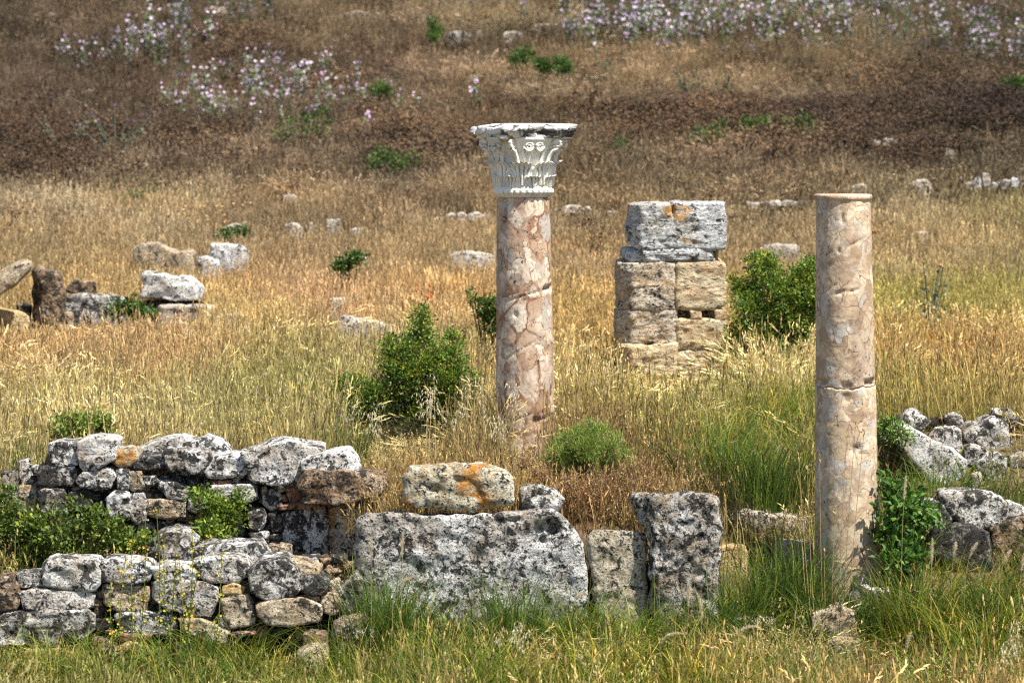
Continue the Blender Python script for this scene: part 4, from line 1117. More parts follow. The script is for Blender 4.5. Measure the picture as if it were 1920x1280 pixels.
def tuft_green(seed):
    global rg; rg = np.random.RandomState(seed)
    vb = VB()
    for k in range(40):
        r, a = .17 * math.sqrt(U(0, 1)), U(0, 6.28)
        p = np.array([r * math.cos(a), r * math.sin(a), -.03])
        H = U(.18, .60)
        c = W1 * U(.4, 1.25) * (1 if U(0, 1) > .2 else np.array([2.6, 1.7, 1.8]))
        blade(vb, p, H, a + U(-1, 1), U(.05, .5), U(0, .7), U(.0045, .009), c * .7, c * 1.1, m=6)
    return vb.mesh('green_tuft', VEG)
def tuft_oat(seed):
    global rg; rg = np.random.RandomState(seed)
    vb = VB()
    for k in range(7):
        r, a = .18 * math.sqrt(U(0, 1)), U(0, 6.28)
        p = np.array([r * math.cos(a), r * math.sin(a), -.03])
        H = U(.38, .72); c = W1 * U(.7, 1.0)
        P = blade(vb, p, H, U(0, 6.28), U(.05, .3), U(0, .3), .0045, c * .85, c, m=6)
        for q in range(rg.randint(6, 13)):
            t = U(.62, 1.0); b = P[int(t * 5 - .01)] * (1 - (t * 5) % 1) + P[min(5, int(t * 5) + 1)] * ((t * 5) % 1)
            az = U(0, 6.28); o = np.array([math.cos(az), math.sin(az), 0]) * U(.015, .05); e = b + o + [0, 0, U(-.02, .02)]
            vb.ribbon([b, (b + e) / 2 + [0, 0, .008], e], np.array([.0018, .0018, .0018]), [0, 1, 0] if abs(o[0]) < .5 else [1, 0, 0], c)
            vb.spike(e, o * 4 + [U(-.2, .2), 0, -1], U(.022, .036), U(.007, .011), np.array([1.35, 1.42, 1.6]) * U(.85, 1.2))
    return vb.mesh('oat_tuft', VEG)
def tuft_brush(seed):
    """dried thistle-like weed with many small pale heads over a dark tangle"""
    global rg; rg = np.random.RandomState(seed)
    vb = VB()
    for k in range(9):
        r, a = .16 * math.sqrt(U(0, 1)), U(0, 6.28)
        p = np.array([r * math.cos(a), r * math.sin(a), -.03]); H = U(.28, .6)
        P = blade(vb, p, H, U(0, 6.28), U(.1, .5), 0, .009, W1 * .30, W1 * .45, m=4)
        for q in range(7):
            b = P[1] + (P[-1] - P[1]) * U(0, 1); e = b + np.array([U(-.12, .12), U(-.12, .12), U(.02, .14)])
            vb.ribbon([b, (b + e) / 2 + [0, 0, -.01], e], np.array([.006, .005, .004]), [.7, .7, 0], W1 * .38)
            if U(0, 1) < .8:
                cc = np.array([1.9, 1.7, 1.45]) * U(.45, 1.05)
                vb.spike(e, [U(-.5, .5), U(-.5, .5), 1], U(.02, .034), U(.018, .032), cc, 4)
            lc = W1 * U(.25, .6)
            vb.disc(b + rg.normal(size=3) * .03, [U(-1, 1), U(-1, 1), U(.2, 1)], U(.012, .03), lc, n=3)
    return vb.mesh('brush_tuft', VEG)
PINK = [np.array(c) for c in ((.84, .66, .86), (.88, .76, .89), (.90, .84, .90), (.78, .56, .83), (.92, .89, .91))]
def mallow_parts(seed, H=.85, nst=5, lean=.25):
    global rg; rg = np.random.RandomState(seed)
    st, fl = VB(), VB()
    g = np.array([.13, .17, .08])
    for k in range(nst):
        a = U(0, 6.28); p = np.array([U(-.08, .08), U(-.08, .08), -.05]); h = H * U(.6, 1.05)
        P = blade(st, p, h, a, U(.05, lean), 0, .011, g * .8, g, m=6)
        for q in range(14):
            t = U(.15, .95); b = P[int(t * 5)] + rg.normal(size=3) * [.03, .03, .02]
            st.disc(b, [U(-1, 1), -U(.2, 1), U(.3, 1)], U(.018, .042), g * U(.6, 1.6), n=4)
        for q in range(rg.randint(2, 6)):
            t = U(.35, 1.0); b = P[min(5, int(t * 5 + .5))] + rg.normal(size=3) * [.04, .04, .03]
            c = PINK[rg.randint(5)]
            fl.disc(b, [U(-.8, .9), -U(.3, 1), U(.2, 1)], U(.022, .035), c, c * np.array([.8, .5, .85]), n=5)
    return st, fl
def tuft_mallow(seed):
    st, fl = mallow_parts(seed)
    vb = VB(); vb.V = st.V + fl.V; vb.C = st.C + fl.C
    vb.T = st.T + [t + st.n for t in fl.T]; vb.n = st.n + fl.n
    return vb.mesh('mallow', VEG)
def tuft_dots(seed, col, n=14):
    global rg; rg = np.random.RandomState(seed)
    vb = VB()
    for k in range(n):
        p = np.array([U(-.25, .25), U(-.25, .25), 0]); h = U(.15, .45)
        P = blade(vb, p, h, U(0, 6.28), U(.05, .3), 0, .003, np.array([.15, .2, .06]), np.array([.2, .25, .08]), m=4)
        vb.disc(P[-1], [U(-.5, .5), -1, U(.2, 1)], U(.008, .013), np.asarray(col) * U(.8, 1.2), n=3)
    return vb.mesh('small_flowers', VEG)
def tuft_leafy(seed):
    """low broadleaved herb"""
    global rg; rg = np.random.RandomState(seed)
    vb = VB()
    for k in range(90):
        r = .16 * math.sqrt(U(0, 1)); a = U(0, 6.28); z = U(0, .26) * (1 - r * 2)
        b = np.array([r * math.cos(a), r * math.sin(a), z]); c = W1 * U(.5, 1.3)
        vb.disc(b, [U(-1, 1), U(-1, 1), U(.3, 1)], U(.010, .022), c, n=3)
    for k in range(14):
        a = U(0, 6.28); blade(vb, np.zeros(3), U(.1, .3), a, U(.2, .6), 0, .004, W1 * .6, W1 * .8)
    return vb.mesh('leafy_tuft', VEG)

# ---------------------------------------------------------------- scattering
def scatter(name, pts, rotz, tilt, scl, tint, meshes, label, cat):
    hid = bpy.data.collections.new(name + '_tufts')
    for k, me in enumerate(meshes):
        o = bpy.data.objects.new('%s_tuft' % name, me); hid.objects.link(o)
    me = bpy.data.meshes.new(name); n = len(pts)
    me.vertices.add(n); me.vertices.foreach_set('co', np.asarray(pts, np.float32).ravel())
    def attr(nm, typ, key, arr):
        a = me.attributes.new(nm, typ, 'POINT'); a.data.foreach_set(key, np.asarray(arr, np.float32 if typ != 'INT' else np.int32).ravel())
    rot = np.stack([tilt[:, 0], tilt[:, 1], rotz], 1)
    attr('rot', 'FLOAT_VECTOR', 'vector', rot); attr('scl', 'FLOAT_VECTOR', 'vector', scl)
    attr('idx', 'INT', 'value', np.random.RandomState(5).randint(0, len(meshes), n))
    attr('tint', 'FLOAT_COLOR', 'color', np.concatenate([tint, np.ones((n, 1))], 1))
    ob = bpy.data.objects.new(name, me); COL.objects.link(ob)
    g = bpy.data.node_groups.new(name + '_scatter', 'GeometryNodeTree')
    g.interface.new_socket('Geometry', in_out='INPUT', socket_type='NodeSocketGeometry')
    g.interface.new_socket('Geometry', in_out='OUTPUT', socket_type='NodeSocketGeometry')
    N = g.nodes.new; gi, go = N('NodeGroupInput'), N('NodeGroupOutput')
    iop = N('GeometryNodeInstanceOnPoints'); ci = N('GeometryNodeCollectionInfo')
    ci.inputs['Collection'].default_value = hid; ci.inputs['Separate Children'].default_value = True; ci.inputs['Reset Children'].default_value = True
    iop.inputs['Pick Instance'].default_value = True
    def na(nm, typ):
        a = N('GeometryNodeInputNamedAttribute'); a.data_type = typ; a.inputs['Name'].default_value = nm
        return [o for o in a.outputs if o.enabled and o.name == 'Attribute'][0]
    L = g.links.new
    L(gi.outputs[0], iop.inputs['Points']); L(ci.outputs[0], iop.inputs['Instance'])
    L(na('idx', 'INT'), iop.inputs['Instance Index']); L(na('rot', 'FLOAT_VECTOR'), iop.inputs['Rotation']); L(na('scl', 'FLOAT_VECTOR'), iop.inputs['Scale'])
    L(iop.outputs[0], go.inputs[0])
    md = ob.modifiers.new('scatter', 'NODES'); md.node_group = g
    tag(ob, label, cat, kind='stuff')
    return ob

# colour of the vegetation by place: (photo x, photo y of the ground, colour, reach)
ANCH = [
 (0, 60, (.22, .145, .065)), (300, 40, (.27, .175, .075)), (640, 30, (.38, .25, .10)), (960, 30, (.42, .29, .11)), (1300, 20, (.34, .25, .10)), (1650, 60, (.31, .22, .09)), (1920, 60, (.30, .21, .08)),
 (100, 170, (.20, .125, .058)), (420, 180, (.29, .175, .075)), (760, 130, (.33, .20, .085)), (980, 180, (.42, .27, .10)), (1250, 160, (.45, .29, .105)), (1500, 150, (.43, .28, .10)), (1850, 150, (.27, .19, .08)),
 (60, 260, (.22, .135, .065)), (350, 260, (.22, .14, .065)), (560, 300, (.34, .215, .10)), (850, 220, (.36, .22, .09)), (1250, 250, (.26, .165, .075)), (1550, 260, (.20, .13, .07)), (1860, 240, (.15, .10, .062)),
 (80, 350, (.20, .13, .06)), (400, 330, (.34, .22, .10)), (700, 340, (.30, .20, .09)), (1150, 330, (.38, .25, .10)), (1420, 320, (.36, .23, .10)), (1700, 310, (.24, .16, .08)), (1900, 330, (.30, .21, .09)),
 (100, 420, (.66, .50, .26)), (300, 430, (.62, .46, .22)), (560, 420, (.50, .35, .16)), (800, 420, (.50, .34, .16)), (1100, 430, (.52, .36, .16)), (1400, 420, (.46, .33, .15)), (1700, 420, (.62, .47, .22)), (1900, 420, (.50, .40, .14)),
 (100, 520, (.56, .41, .18)), (550, 500, (.56, .40, .19)), (800, 500, (.58, .42, .19)), (1080, 540, (.66, .47, .22)), (1450, 500, (.58, .42, .20)), (1750, 520, (.72, .55, .25)), (1900, 520, (.58, .45, .19)),
 (100, 620, (.64, .49, .24)), (450, 640, (.66, .51, .24)), (580, 600, (.70, .50, .28)), (850, 600, (.64, .46, .22)), (1100, 640, (.64, .47, .20)), (1400, 640, (.55, .42, .18)), (1700, 610, (.52, .46, .15)), (1880, 600, (.52, .46, .15)),
 (80, 720, (.62, .45, .23)), (300, 740, (.60, .43, .22)), (520, 760, (.48, .42, .18)), (760, 740, (.50, .42, .20)), (1100, 750, (.66, .52, .24)), (1400, 760, (.70, .58, .30)), (1750, 720, (.60, .44, .19)), (1900, 740, (.58, .42, .18)),
 (100, 830, (.60, .52, .26)), (500, 830, (.52, .48, .22)), (900, 850, (.50, .42, .20)), (1250, 850, (.46, .40, .15)), (1450, 870, (.40, .38, .12)), (1750, 850, (.42, .36, .13)),
 (900, 950, (.46, .33, .14)), (1150, 940, (.38, .25, .12)), (1450, 950, (.42, .34, .14)), (1800, 1000, (.36, .32, .11)), (1450, 1100, (.40, .36, .13)), (1800, 1120, (.42, .34, .15)),
 (100, 1200, (.40, .36, .13)), (500, 1230, (.46, .37, .15)), (900, 1200, (.44, .36, .14)), (1300, 1200, (.46, .38, .16)), (1700, 1230, (.52, .42, .20)), (1000, 1400, (.50, .42, .17)), (300, 1400, (.46, .42, .17)), (1700, 1400, (.54, .42, .18))]
AX = np.array([a[:2] for a in ANCH], float); AC = np.array([a[2] for a in ANCH])
AC = AC * (1 - .0 * AX[:, 1:2]); _gm = AC.mean(1, keepdims=True); _h = sstep(460, 380, AX[:, 1:2]); AC = AC * (1 - .34 * _h) + _gm * .34 * _h
AC = AC * (1 + .05 * _h)
_m = sstep(640, 500, AX[:, 1:2]) * (1 - _h) * .24; AC = AC * (1 - _m) + _gm * _m; _v = 1 - _h; AC = AC * (1 + _v * np.array([[.04, .0, -.06]])); AC = AC * (1 - sstep(350, 200, AX[:, 1:2]) * .0)
def place_col(px, py):
    d2 = ((px[:, None] - AX[:, 0]) / 150) ** 2 + ((py[:, None] - AX[:, 1]) / 55) ** 2
    w = 1 / (d2 + .12) ** 2
    return (w[:, :, None] * AC).sum(1) / w.sum(1)[:, None]
def blobs(px, py, L):
    out = np.zeros(len(px))
    for x, y, rx, ry, v in L: out = np.maximum(out, v * np.exp(-(((px - x) / rx) ** 2 + ((py - y) / ry) ** 2)))
    return out
BRUSH = [(80, 300, 190, 38, 1), (330, 290, 170, 30, .9), (100, 350, 140, 22, .9), (560, 300, 90, 22, .5), (760, 310, 110, 40, .9), (1150, 260, 90, 40, .9), (1350, 250, 180, 42, 1), (1550, 270, 160, 45, 1),
         (1800, 210, 190, 75, 1.2), (1700, 310, 220, 35, .8), (1450, 320, 150, 25, .5), (420, 110, 110, 40, .5), (700, 250, 60, 20, .5), (1130, 320, 80, 30, .6), (600, 200, 70, 30, .4), (880, 300, 60, 40, .7), (300, 215, 120, 30, .4)]
GREEN = [(1750, 1240, 320, 60, .75), (600, 225, 90, 40, .45), (560, 245, 60, 22, .6), (1340, 270, 60, 22, .55), (1500, 258, 70, 20, .55), (1170, 292, 45, 16, .5), (720, 312, 60, 18, .5), (270, 385, 50, 12, .5), (450, 215, 130, 30, .32), (290, 90, 150, 30, .35), (860, 180, 60, 20, .3), (1000, 150, 90, 22, .3), (1900, 165, 40, 14, .5), (200, 320, 50, 14, .35), (1620, 215, 60, 20, .3), (1880, 320, 40, 12, .4), (200, 200, 60, 40, .15), (560, 240, 90, 35, .25), (1400, 80, 330, 40, .42), (1750, 100, 180, 50, .3), (260, 60, 200, 45, .35), (500, 800, 160, 45, .55), (720, 850, 160, 40, .35), (1500, 830, 120, 55, .9), (1250, 830, 120, 50, .5),
         (1380, 900, 140, 45, .95), (1780, 615, 200, 22, .8), (1860, 400, 60, 40, .3), (1200, 790, 90, 30, .3), (40, 610, 60, 14, .9), (200, 600, 110, 12, .5), (1750, 900, 170, 60, .7), (60, 830, 70, 40, .5),
         (1860, 1090, 170, 60, 1.1), (1650, 1130, 130, 40, .6), (1450, 1130, 120, 60, .9), (1250, 1180, 160, 60, .9), (830, 1170, 130, 60, 1.3), (1000, 1180, 200, 70, 1.0), (500, 1230, 300, 50, .9), (100, 1240, 160, 40, 1.0), (1000, 1350, 1200, 90, .62),
         (1750, 1090, 130, 25, .9), (620, 780, 60, 60, .5), (960, 870, 90, 20, .4), (700, 700, 200, 25, .12), (350, 1030, 400, 60, .5)]
STRAW = [(1300, 770, 160, 50, .7), (1440, 760, 90, 50, .8), (1150, 720, 80, 50, .5), (60, 780, 120, 60, .5), (400, 700, 300, 60, .25), (550, 1230, 300, 60, .35), (1000, 1230, 500, 70, .35), (1700, 1200, 300, 90, .5), (900, 830, 120, 50, .4)]
def candidates(d0, d1, dens, seed, mx=2.5):
    r = np.random.RandomState(seed)
    wmax = 960 / F * d1 + mx
    n = int((d1 - d0) * 2 * wmax * dens)
    x = r.uniform(-wmax, wmax, n); d = r.uniform(d0, d1, n)
    k = np.abs(x) < 960 / F * d + mx
    x, d = x[k], d[k]
    keep = np.ones(len(x), bool)
    for a, b, c, e, h in FOOT: keep &= ~((x > a + .02) & (x < b - .02) & (d > c - .03) & (d < e))
    x, d = x[keep], d[keep]
    z = ground(x, d); px, py = proj(x, d, z)
    return x, d, z, px, py, r
BANDS = [(21.5, 26.4, 34, 1), (26.4, 34, 44, 2), (34, 46, 46, 3), (46, 60, 44, 4), (60, 84, 28, 5), (84, 125, 4, 6)]
acc = {k: [] for k in ('dry', 'green', 'oat', 'brush', 'leafy', 'straw')}
FT = list(FOOT)
for p0, p1, dd in ((650, 880, 32.4), (1045, 1160, 28.8), (885, 950, 36)):
    FT.append((at(p0, 700, dd)[0], at(p1, 700, dd)[0], dd, dd, 0))
FT = np.array(FT)
for d0, d1, dens, sd_ in BANDS:
    x, d, z, px, py, r = candidates(d0, d1, dens, sd_)
    n = len(x); nz = fbm(np.stack([x * .55, d * .55, x * 0], 1), 3); nz2 = fbm(np.stack([x * 1.9, d * 1.4, x * 0 + 9], 1), 3)
    col = place_col(px, py)
    big = fbm(np.stack([x * .16, d * .22, x * 0 + 3], 1), 2)
    col = col * (1 + .34 * nz + (.32 + .12 * (py < 400)) * nz2 + (.55 * big + .45 * nz) * (py < 420))[:, None] * r.uniform(.84, 1.18, (n, 1))
    warm = np.clip(fbm(np.stack([x * .8 + 50, d * .6, x * 0], 1), 2), -1, 1)[:, None]
    col = col * (1 + warm * np.array([.10, .0, -.12]))
    gr = blobs(px, py, GREEN) + .30 * nz2 + .15 * nz - .22 * (py < 740) + .12 * (py > 1080)
    br = blobs(px, py, BRUSH) + .5 * nz2 + .35 * nz
    u = r.uniform(0, 1, n)
    kind = np.full(n, 0)                       # dry
    kind[(br > .52) & (py < 400) & (u < .84)] = 3
    kind[(br <= .55) & (py < 400) & (u < .06)] = 3
    kind[(py > 400) & (py < 500) & (u < .02)] = 3
    kind[(gr > .34) & (u < np.clip(gr * 1.2, 0, .85))] = 1
    kind[(kind == 0) & (py > 600) & (r.uniform(0, 1, n) < .22)] = 2
    kind[(kind == 1) & (r.uniform(0, 1, n) < .14)] = 4
    st_ = blobs(px, py, STRAW) + .25 * nz2
    kind[((kind == 0) | (kind == 2)) & (r.uniform(0, 1, n) < np.clip(st_, .06, .8)) & (py > 640)] = 5
    # the hollow behind the low wall is bare rubble; keep most of it clear
    hollow = (px > 300) & (px < 700) & (d > 27.0) & (d < 28.75) & (r.uniform(0, 1, n) < .8)
    sc_ = r.uniform(.8, 1.25, n)
    kind[(kind == 0) & (py < 400) & (r.uniform(0, 1, n) < np.clip(.10 + .5 * nz, .02, .4))] = 5
    kind[(kind != 1) & (py < 400) & (r.uniform(0, 1, n) < .03 + .2 * np.clip(nz - .25, 0, 1))] = 4
    sc_ = np.where((kind == 3), sc_ * 1.12, sc_)
    hz = np.interp(py, [0, 400, 440, 640, 760, 1000], [.62, .62, .66, .72, .95, .95]) * (1 + .3 * nz)
    front = np.ones(n)
    for a, b, c, e, h in FT:
        far_s = c > 33 or h > 90
        reach = 1.6 if c > 43 else 3.4 if c > 32 else (2.3 if h > 90 else .9)
        k = (x > a - .05) & (x < b + .05) & (d < c) & (d > c - reach)
        front = np.where(k, np.minimum(front, .55 if c > 43 else .32 if far_s or c > 32 else (.6 if a > 2.6 else .7)), front)
    hz = hz * front
    hz = np.where((d > 26.4) & (d < 29) & (kind != 1), hz * .7, hz)
    near = (d > 24.6) & (d < 27.2)
    hz = np.where(near & (kind != 1), hz * .72, hz)
    hz = np.where(near & (kind == 1), hz * .9 * (1 + .5 * nz2), hz)
    kind[hollow] = -1
    gc = np.stack([r.uniform(.85, 1.35, n) * (.135 + .08 * np.clip(nz, -1, 1)), r.uniform(.9, 1.15, n) * (.205 + .03 * nz), np.full(n, .024)], 1)
    gc = gc * (1 + .25 * nz2)[:, None]
    far_ = sstep(420, 250, py)[:, None]
    gc = gc * (1 - far_ * .35)
    bc = col * np.array([.60, .58, .60])
    for ki, key in enumerate(('dry', 'green', 'oat', 'brush', 'leafy', 'straw')):
        k = kind == ki
        tint = {0: col, 1: gc, 2: col * 1.0, 3: bc, 4: gc * .8, 5: np.clip(col * np.array([1.12, 1.15, 1.25]), 0, .8)}[ki][k]
        s = np.stack([sc_[k] * (1.15 if ki != 2 else 1), sc_[k] * (1.15 if ki != 2 else 1), sc_[k] * hz[k]], 1)
        acc[key].append((np.stack([x, d, z], 1)[k], r.uniform(0, 6.28, k.sum()), r.normal(0, .07, (k.sum(), 2)), s, np.clip(tint, .004, .95)))
rc_ = np.random.RandomState(77); cl = []
for cpx, dd, hs, k in ((690, 26.75, 1.3, 4), (715, 26.7, 1.5, 5), (745, 26.7, 1.35, 5), (775, 26.6, 1.2, 4), (810, 26.6, 1.0, 4), (850, 26.5, .8, 3), (935, 26.6, 1.1, 4), (962, 26.65, 1.35, 5), (995, 26.6, 1.1, 4), (1040, 26.6, 1.0, 3), (1075, 26.6, 1.25, 4),
                       (1110, 26.5, .9, 3), (1180, 26.4, .8, 3), (1240, 26.5, 1.0, 4), (1300, 26.5, 1.1, 4), (1350, 26.6, 1.1, 4), (1390, 26.9, 1.2, 5), (1430, 27.0, 1.4, 6), (1470, 27.1, 1.5, 6), (1505, 27.1, 1.7, 6), (1540, 26.9, 1.2, 5), (1600, 26.8, .8, 4), (1660, 26.9, 1.1, 4),
                       (1700, 26.8, 1.2, 5), (1740, 26.8, 1.2, 5), (1780, 26.8, 1.1, 5), (1820, 26.8, 1.2, 5), (1860, 26.8, 1.15, 5), (1900, 26.8, 1.2, 5), (640, 26.5, .9, 3), (440, 26.3, 1.0, 4), (100, 26.2, 1.0, 4), (350, 26.2, 1.1, 4), (200, 26.2, .9, 3),
                       (1410, 28.6, 1.3, 7), (1450, 28.7, 1.5, 7), (1380, 28.9, 1.3, 6), (1490, 28.8, 1.3, 5), (1330, 29.4, 1.2, 5), (1280, 29.8, 1.2, 5), (1680, 28.2, 1.2, 5), (1750, 28.4, 1.2, 5), (1850, 28.4, 1.2, 5), (1900, 28.5, 1.2, 4), (560, 30, 1.2, 4), (640, 30.5, 1.2, 4), (60, 29.5, 1.3, 5), (20, 29.2, 1.3, 4)):
    for _ in range(k):
        d_ = dd + rc_.uniform(-.15, .15); x_ = (cpx - 960 + rc_.normal() * 14) / F * d_
        cl.append((x_, d_, gz(x_, d_), hs * rc_.uniform(.75, 1.1)))
cl = np.array(cl); n = len(cl)
acc['green'].append((cl[:, :3], rc_.uniform(0, 6.28, n), rc_.normal(0, .1, (n, 2)), np.stack([.9 + 0 * cl[:, 3]] * 2 + [cl[:, 3]], 1), np.array([.10, .185, .03]) * rc_.uniform(.6, 1.35, (n, 1))))
SPEC = {'straw': ([tuft_straw(s) for s in range(55, 59)], 'bunch_grass', 'arching bleached bunch grass with fluffy spikes', 'grass'),
        'dry': ([tuft_dry(s) for s in range(10, 16)], 'dry_grass', 'tall dry golden brown grass covering the field and hillside', 'grass'),
        'green': ([tuft_green(s) for s in range(20, 25)], 'green_grass', 'fresh green grass around the blocks and in damp patches', 'grass'),
        'oat': ([tuft_oat(s) for s in range(30, 35)], 'wild_oats', 'wild oats with pale drooping spikelets among the dry grass', 'grass'),
        'brush': ([tuft_brush(s) for s in range(40, 45)], 'dried_weeds', 'dark brown dried weeds with small pale seed heads in bands on the hillside', 'weeds'),
        'leafy': ([tuft_leafy(s) for s in range(50, 53)], 'low_herbs', 'low green broadleaved herbs between the grasses', 'herbs')}
for key, L in acc.items():
    P, rz, tl, s, tn = [np.concatenate([q[i] for q in L]) for i in range(5)]
    ms, nm, lb, ct = SPEC[key]
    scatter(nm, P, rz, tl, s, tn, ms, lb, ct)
    print(nm, len(P))
# mallow drifts on the hillside and small wild flowers
def drift(name, ells, meshes, seed, label, cat, n, d0, d1, scale=1.0, tint=(1, 1, 1)):
    r = np.random.RandomState(seed); out = []
    tot = sum(e[2] * e[3] * e[4] for e in ells)
    xs = np.linspace(d0, d1, 400)
    for (cx, cy, rx, ry, w) in ells:
        k = max(1, int(n * rx * ry * w / tot)); t = 0
        while t < k:
            px = cx + rx * r.normal() * .55; py = cy + ry * r.normal() * .55
            # find where the view ray meets the ground
            zz = np.array([at(px, py, q) for q in xs]); gh = ground(zz[:, 0], zz[:, 1])
            hit = np.nonzero(zz[:, 2] < gh)[0]
            t += 1
            if len(hit): out.append((zz[hit[0]][0], zz[hit[0]][1], gh[hit[0]]))
    P = np.array(out); m = len(P)
    sc_ = r.uniform(.8, 1.2, (m, 1)) * scale * np.ones((1, 3))
    scatter(name, P, r.uniform(0, 6.28, m), r.normal(0, .05, (m, 2)), sc_, np.tile(tint, (m, 1)), meshes, label, cat)
MAL = [tuft_mallow(s) for s in range(60, 66)]
drift('mallow_drift', [(290, 115, 120, 30, 1.0), (330, 70, 60, 40, .6), (150, 130, 80, 25, .4), (480, 45, 70, 40, .4)], MAL, 1, 'drift of lilac mallow flowers at the upper left of the hillside', 'wild flowers', 60, 50, 110, .8)
drift('mallow_drift', [(500, 195, 100, 50, 1.0), (400, 225, 60, 35, .7), (580, 215, 60, 50, .7), (660, 210, 70, 40, .5), (340, 205, 50, 30, .3)], MAL, 2, 'scattered lilac mallow flowers left of the capital', 'wild flowers', 80, 50, 110, .78)
drift('mallow_drift', [(1300, 65, 260, 45, 1.0), (1600, 60, 270, 40, 1.0), (1100, 60, 90, 50, .7), (1250, 90, 120, 30, 1), (1850, 110, 110, 55, .8)], MAL, 3, 'broad dense drift of pale lilac mallow flowers along the top right', 'wild flowers', 230, 50, 115, .85)
BLUE = [tuft_dots(70, (.25, .25, .75)), tuft_dots(71, (.45, .30, .75))]
drift('blue_wildflowers', [(520, 810, 60, 25, 1), (640, 830, 70, 25, 1), (880, 810, 30, 20, .5), (40, 620, 40, 12, .5), (230, 640, 120, 15, .3)], BLUE, 4, 'tiny blue and violet flowers in the grass behind the rubble wall', 'wild flowers', 36, 27.6, 60, .8)

# ---------------------------------------------------------------- shrubs
def hash_dirs(r, n, up=.0):
    v = r.normal(size=(n, 3)); v[:, 2] += up; return v / np.linalg.norm(v, axis=1)[:, None]
def leaf_arr(C, D, Nn, L, W, col):
    """folded rhombus leaves: centre base C, direction D, normal-ish Nn"""
    S = np.cross(D, Nn); S /= np.linalg.norm(S, axis=1)[:, None] + 1e-9
    up = np.cross(S, D)
    L = L[:, None]; W = W[:, None]
    b = C; t = C + D * L; l = C + D * L * .5 + S * W * .5 + up * W * .15; r = C + D * L * .5 - S * W * .5 + up * W * .15
    V = np.stack([b, l, t, r], 1).reshape(-1, 3); n = len(C); i = np.arange(n) * 4
    T = np.concatenate([np.stack([i, i + 1, i + 2], 1), np.stack([i, i + 2, i + 3], 1)])
    return V, T, np.repeat(col, 4, axis=0)
def shrub(name, label, cat, base_px, d, lobes, nt_, lpt, leaf, cols, mix, seed, wr=1.0, tips=None, depth=.8, stemcol=(.10, .06, .03), parent=None):
    """lobes: (px, py, r px). Twigs radiate in each lobe, leaves sit along the twigs."""
    r = np.random.RandomState(seed); s = ppm(d)
    b = at(base_px[0], base_px[1], d)
    root = empty(name, (b[0], d, gz(b[0], d)), label, cat)
    base = np.array([b[0], d, gz(b[0], d) - .03])
    st = VB(); Cc, Dd, Nn, LL, WW, KK = [], [], [], [], [], []
    tot = sum(l[2] ** 2 for l in lobes)
    for lx, ly, lr in lobes:
        c = at(lx, ly, d); c[1] += r.uniform(-.5, .5) * depth * .5; rad = lr / s
        mid = base * .45 + c * .55 + np.array([0, 0, -.05])
        t = np.linspace(0, 1, 6)[:, None]
        P = (1 - t) ** 2 * base + 2 * t * (1 - t) * mid + t ** 2 * c
        st.stemtube(P, np.linspace(.014, .004, 6), stemcol, 5)
        k = max(8, int(nt_ * lr ** 2 / tot))
        dirs = hash_dirs(r, k, .25); ext = rad * r.uniform(.75, 1.12, k)
        for dd_, e in zip(dirs, ext):
            o = c + hash_dirs(r, 1)[0] * rad * .25
            tip = o + dd_ * e * np.array([1, depth, 1])
            if r.uniform() < .35: st.ribbon([o, (o + tip) / 2, tip], np.array([.006, .005, .003]), [.8, .6, 0], np.array(stemcol) * 1.3)
            m = lpt
            tt = r.uniform(.35, 1.05, m)[:, None]
            pc = o + (tip - o) * tt + r.normal(size=(m, 3)) * leaf * .7
            Cc.append(pc)
            D_ = hash_dirs(r, m) * .8 + dd_ + np.array([0, 0, .15 if wr == 1 else 1.2]); D_ /= np.linalg.norm(D_, axis=1)[:, None]
            Dd.append(D_); Nn.append(hash_dirs(r, m, .9))
            LL.append(leaf * r.uniform(.7, 1.3, m)); WW.append(leaf * wr * r.uniform(.45, .7, m))
            base_c = np.array(cols[r.choice(len(cols), p=mix)])
            KK.append(base_c * r.uniform(.65, 1.3, (m, 1)))
    V, T, K_ = leaf_arr(*[np.concatenate(q) for q in (Cc, Dd, Nn, LL, WW, KK)])
    link('foliage', mesh_np('foliage', V, T, LEAF, K_, False), base, root)['kind'] = 'stuff'
    link('stems', st.mesh('stems', LEAF), base, root)['kind'] = 'stuff'
    if tips:
        tv = VB()
        for x, y, n_, c in tips:
            q = at(x, y, d)
            for _ in range(n_): tv.disc(q + r.normal(size=3) * .03, hash_dirs(r, 1, .3)[0], r.uniform(.009, .018), np.array(c) * r.uniform(.7, 1.2), n=3)
        link('young_shoots', tv.mesh('young_shoots', LEAF), base, root)['kind'] = 'stuff'
    return root
G1 = [(.055, .12, .018), (.09, .17, .025), (.16, .24, .03), (.30, .28, .03), (.035, .07, .012)]
G1B = [(.08, .17, .02), (.15, .25, .03), (.25, .34, .04), (.34, .32, .03), (.04, .08, .014)]
shrub('shrub', 'dense green shrub with pointed top left of the carved column', 'shrub', (790, 860), 32.5,
      [(790, 590, 20), (792, 620, 24), (785, 650, 36), (850, 640, 20), (845, 675, 34), (765, 655, 22), (728, 645, 18), (735, 675, 28), (790, 700, 56), (745, 725, 46), (845, 725, 48), (880, 705, 20), (668, 725, 26), (645, 720, 15),
       (700, 745, 36), (690, 780, 36), (760, 780, 58), (830, 775, 52), (720, 810, 45), (790, 820, 50), (850, 800, 36), (668, 765, 20), (700, 830, 34)],
      3600, 8, .028, G1B, [.28, .30, .24, .06, .12], 5, tips=[(780, 548, 10, (.75, .22, .10)), (804, 548, 16, (.85, .16, .06)), (632, 700, 8, (.6, .3, .2)), (712, 632, 8, (.6, .35, .2)), (892, 680, 10, (.6, .3, .2)), (885, 672, 8, (.75, .5, .08)), (848, 614, 5, (.6, .35, .25))], depth=.9)
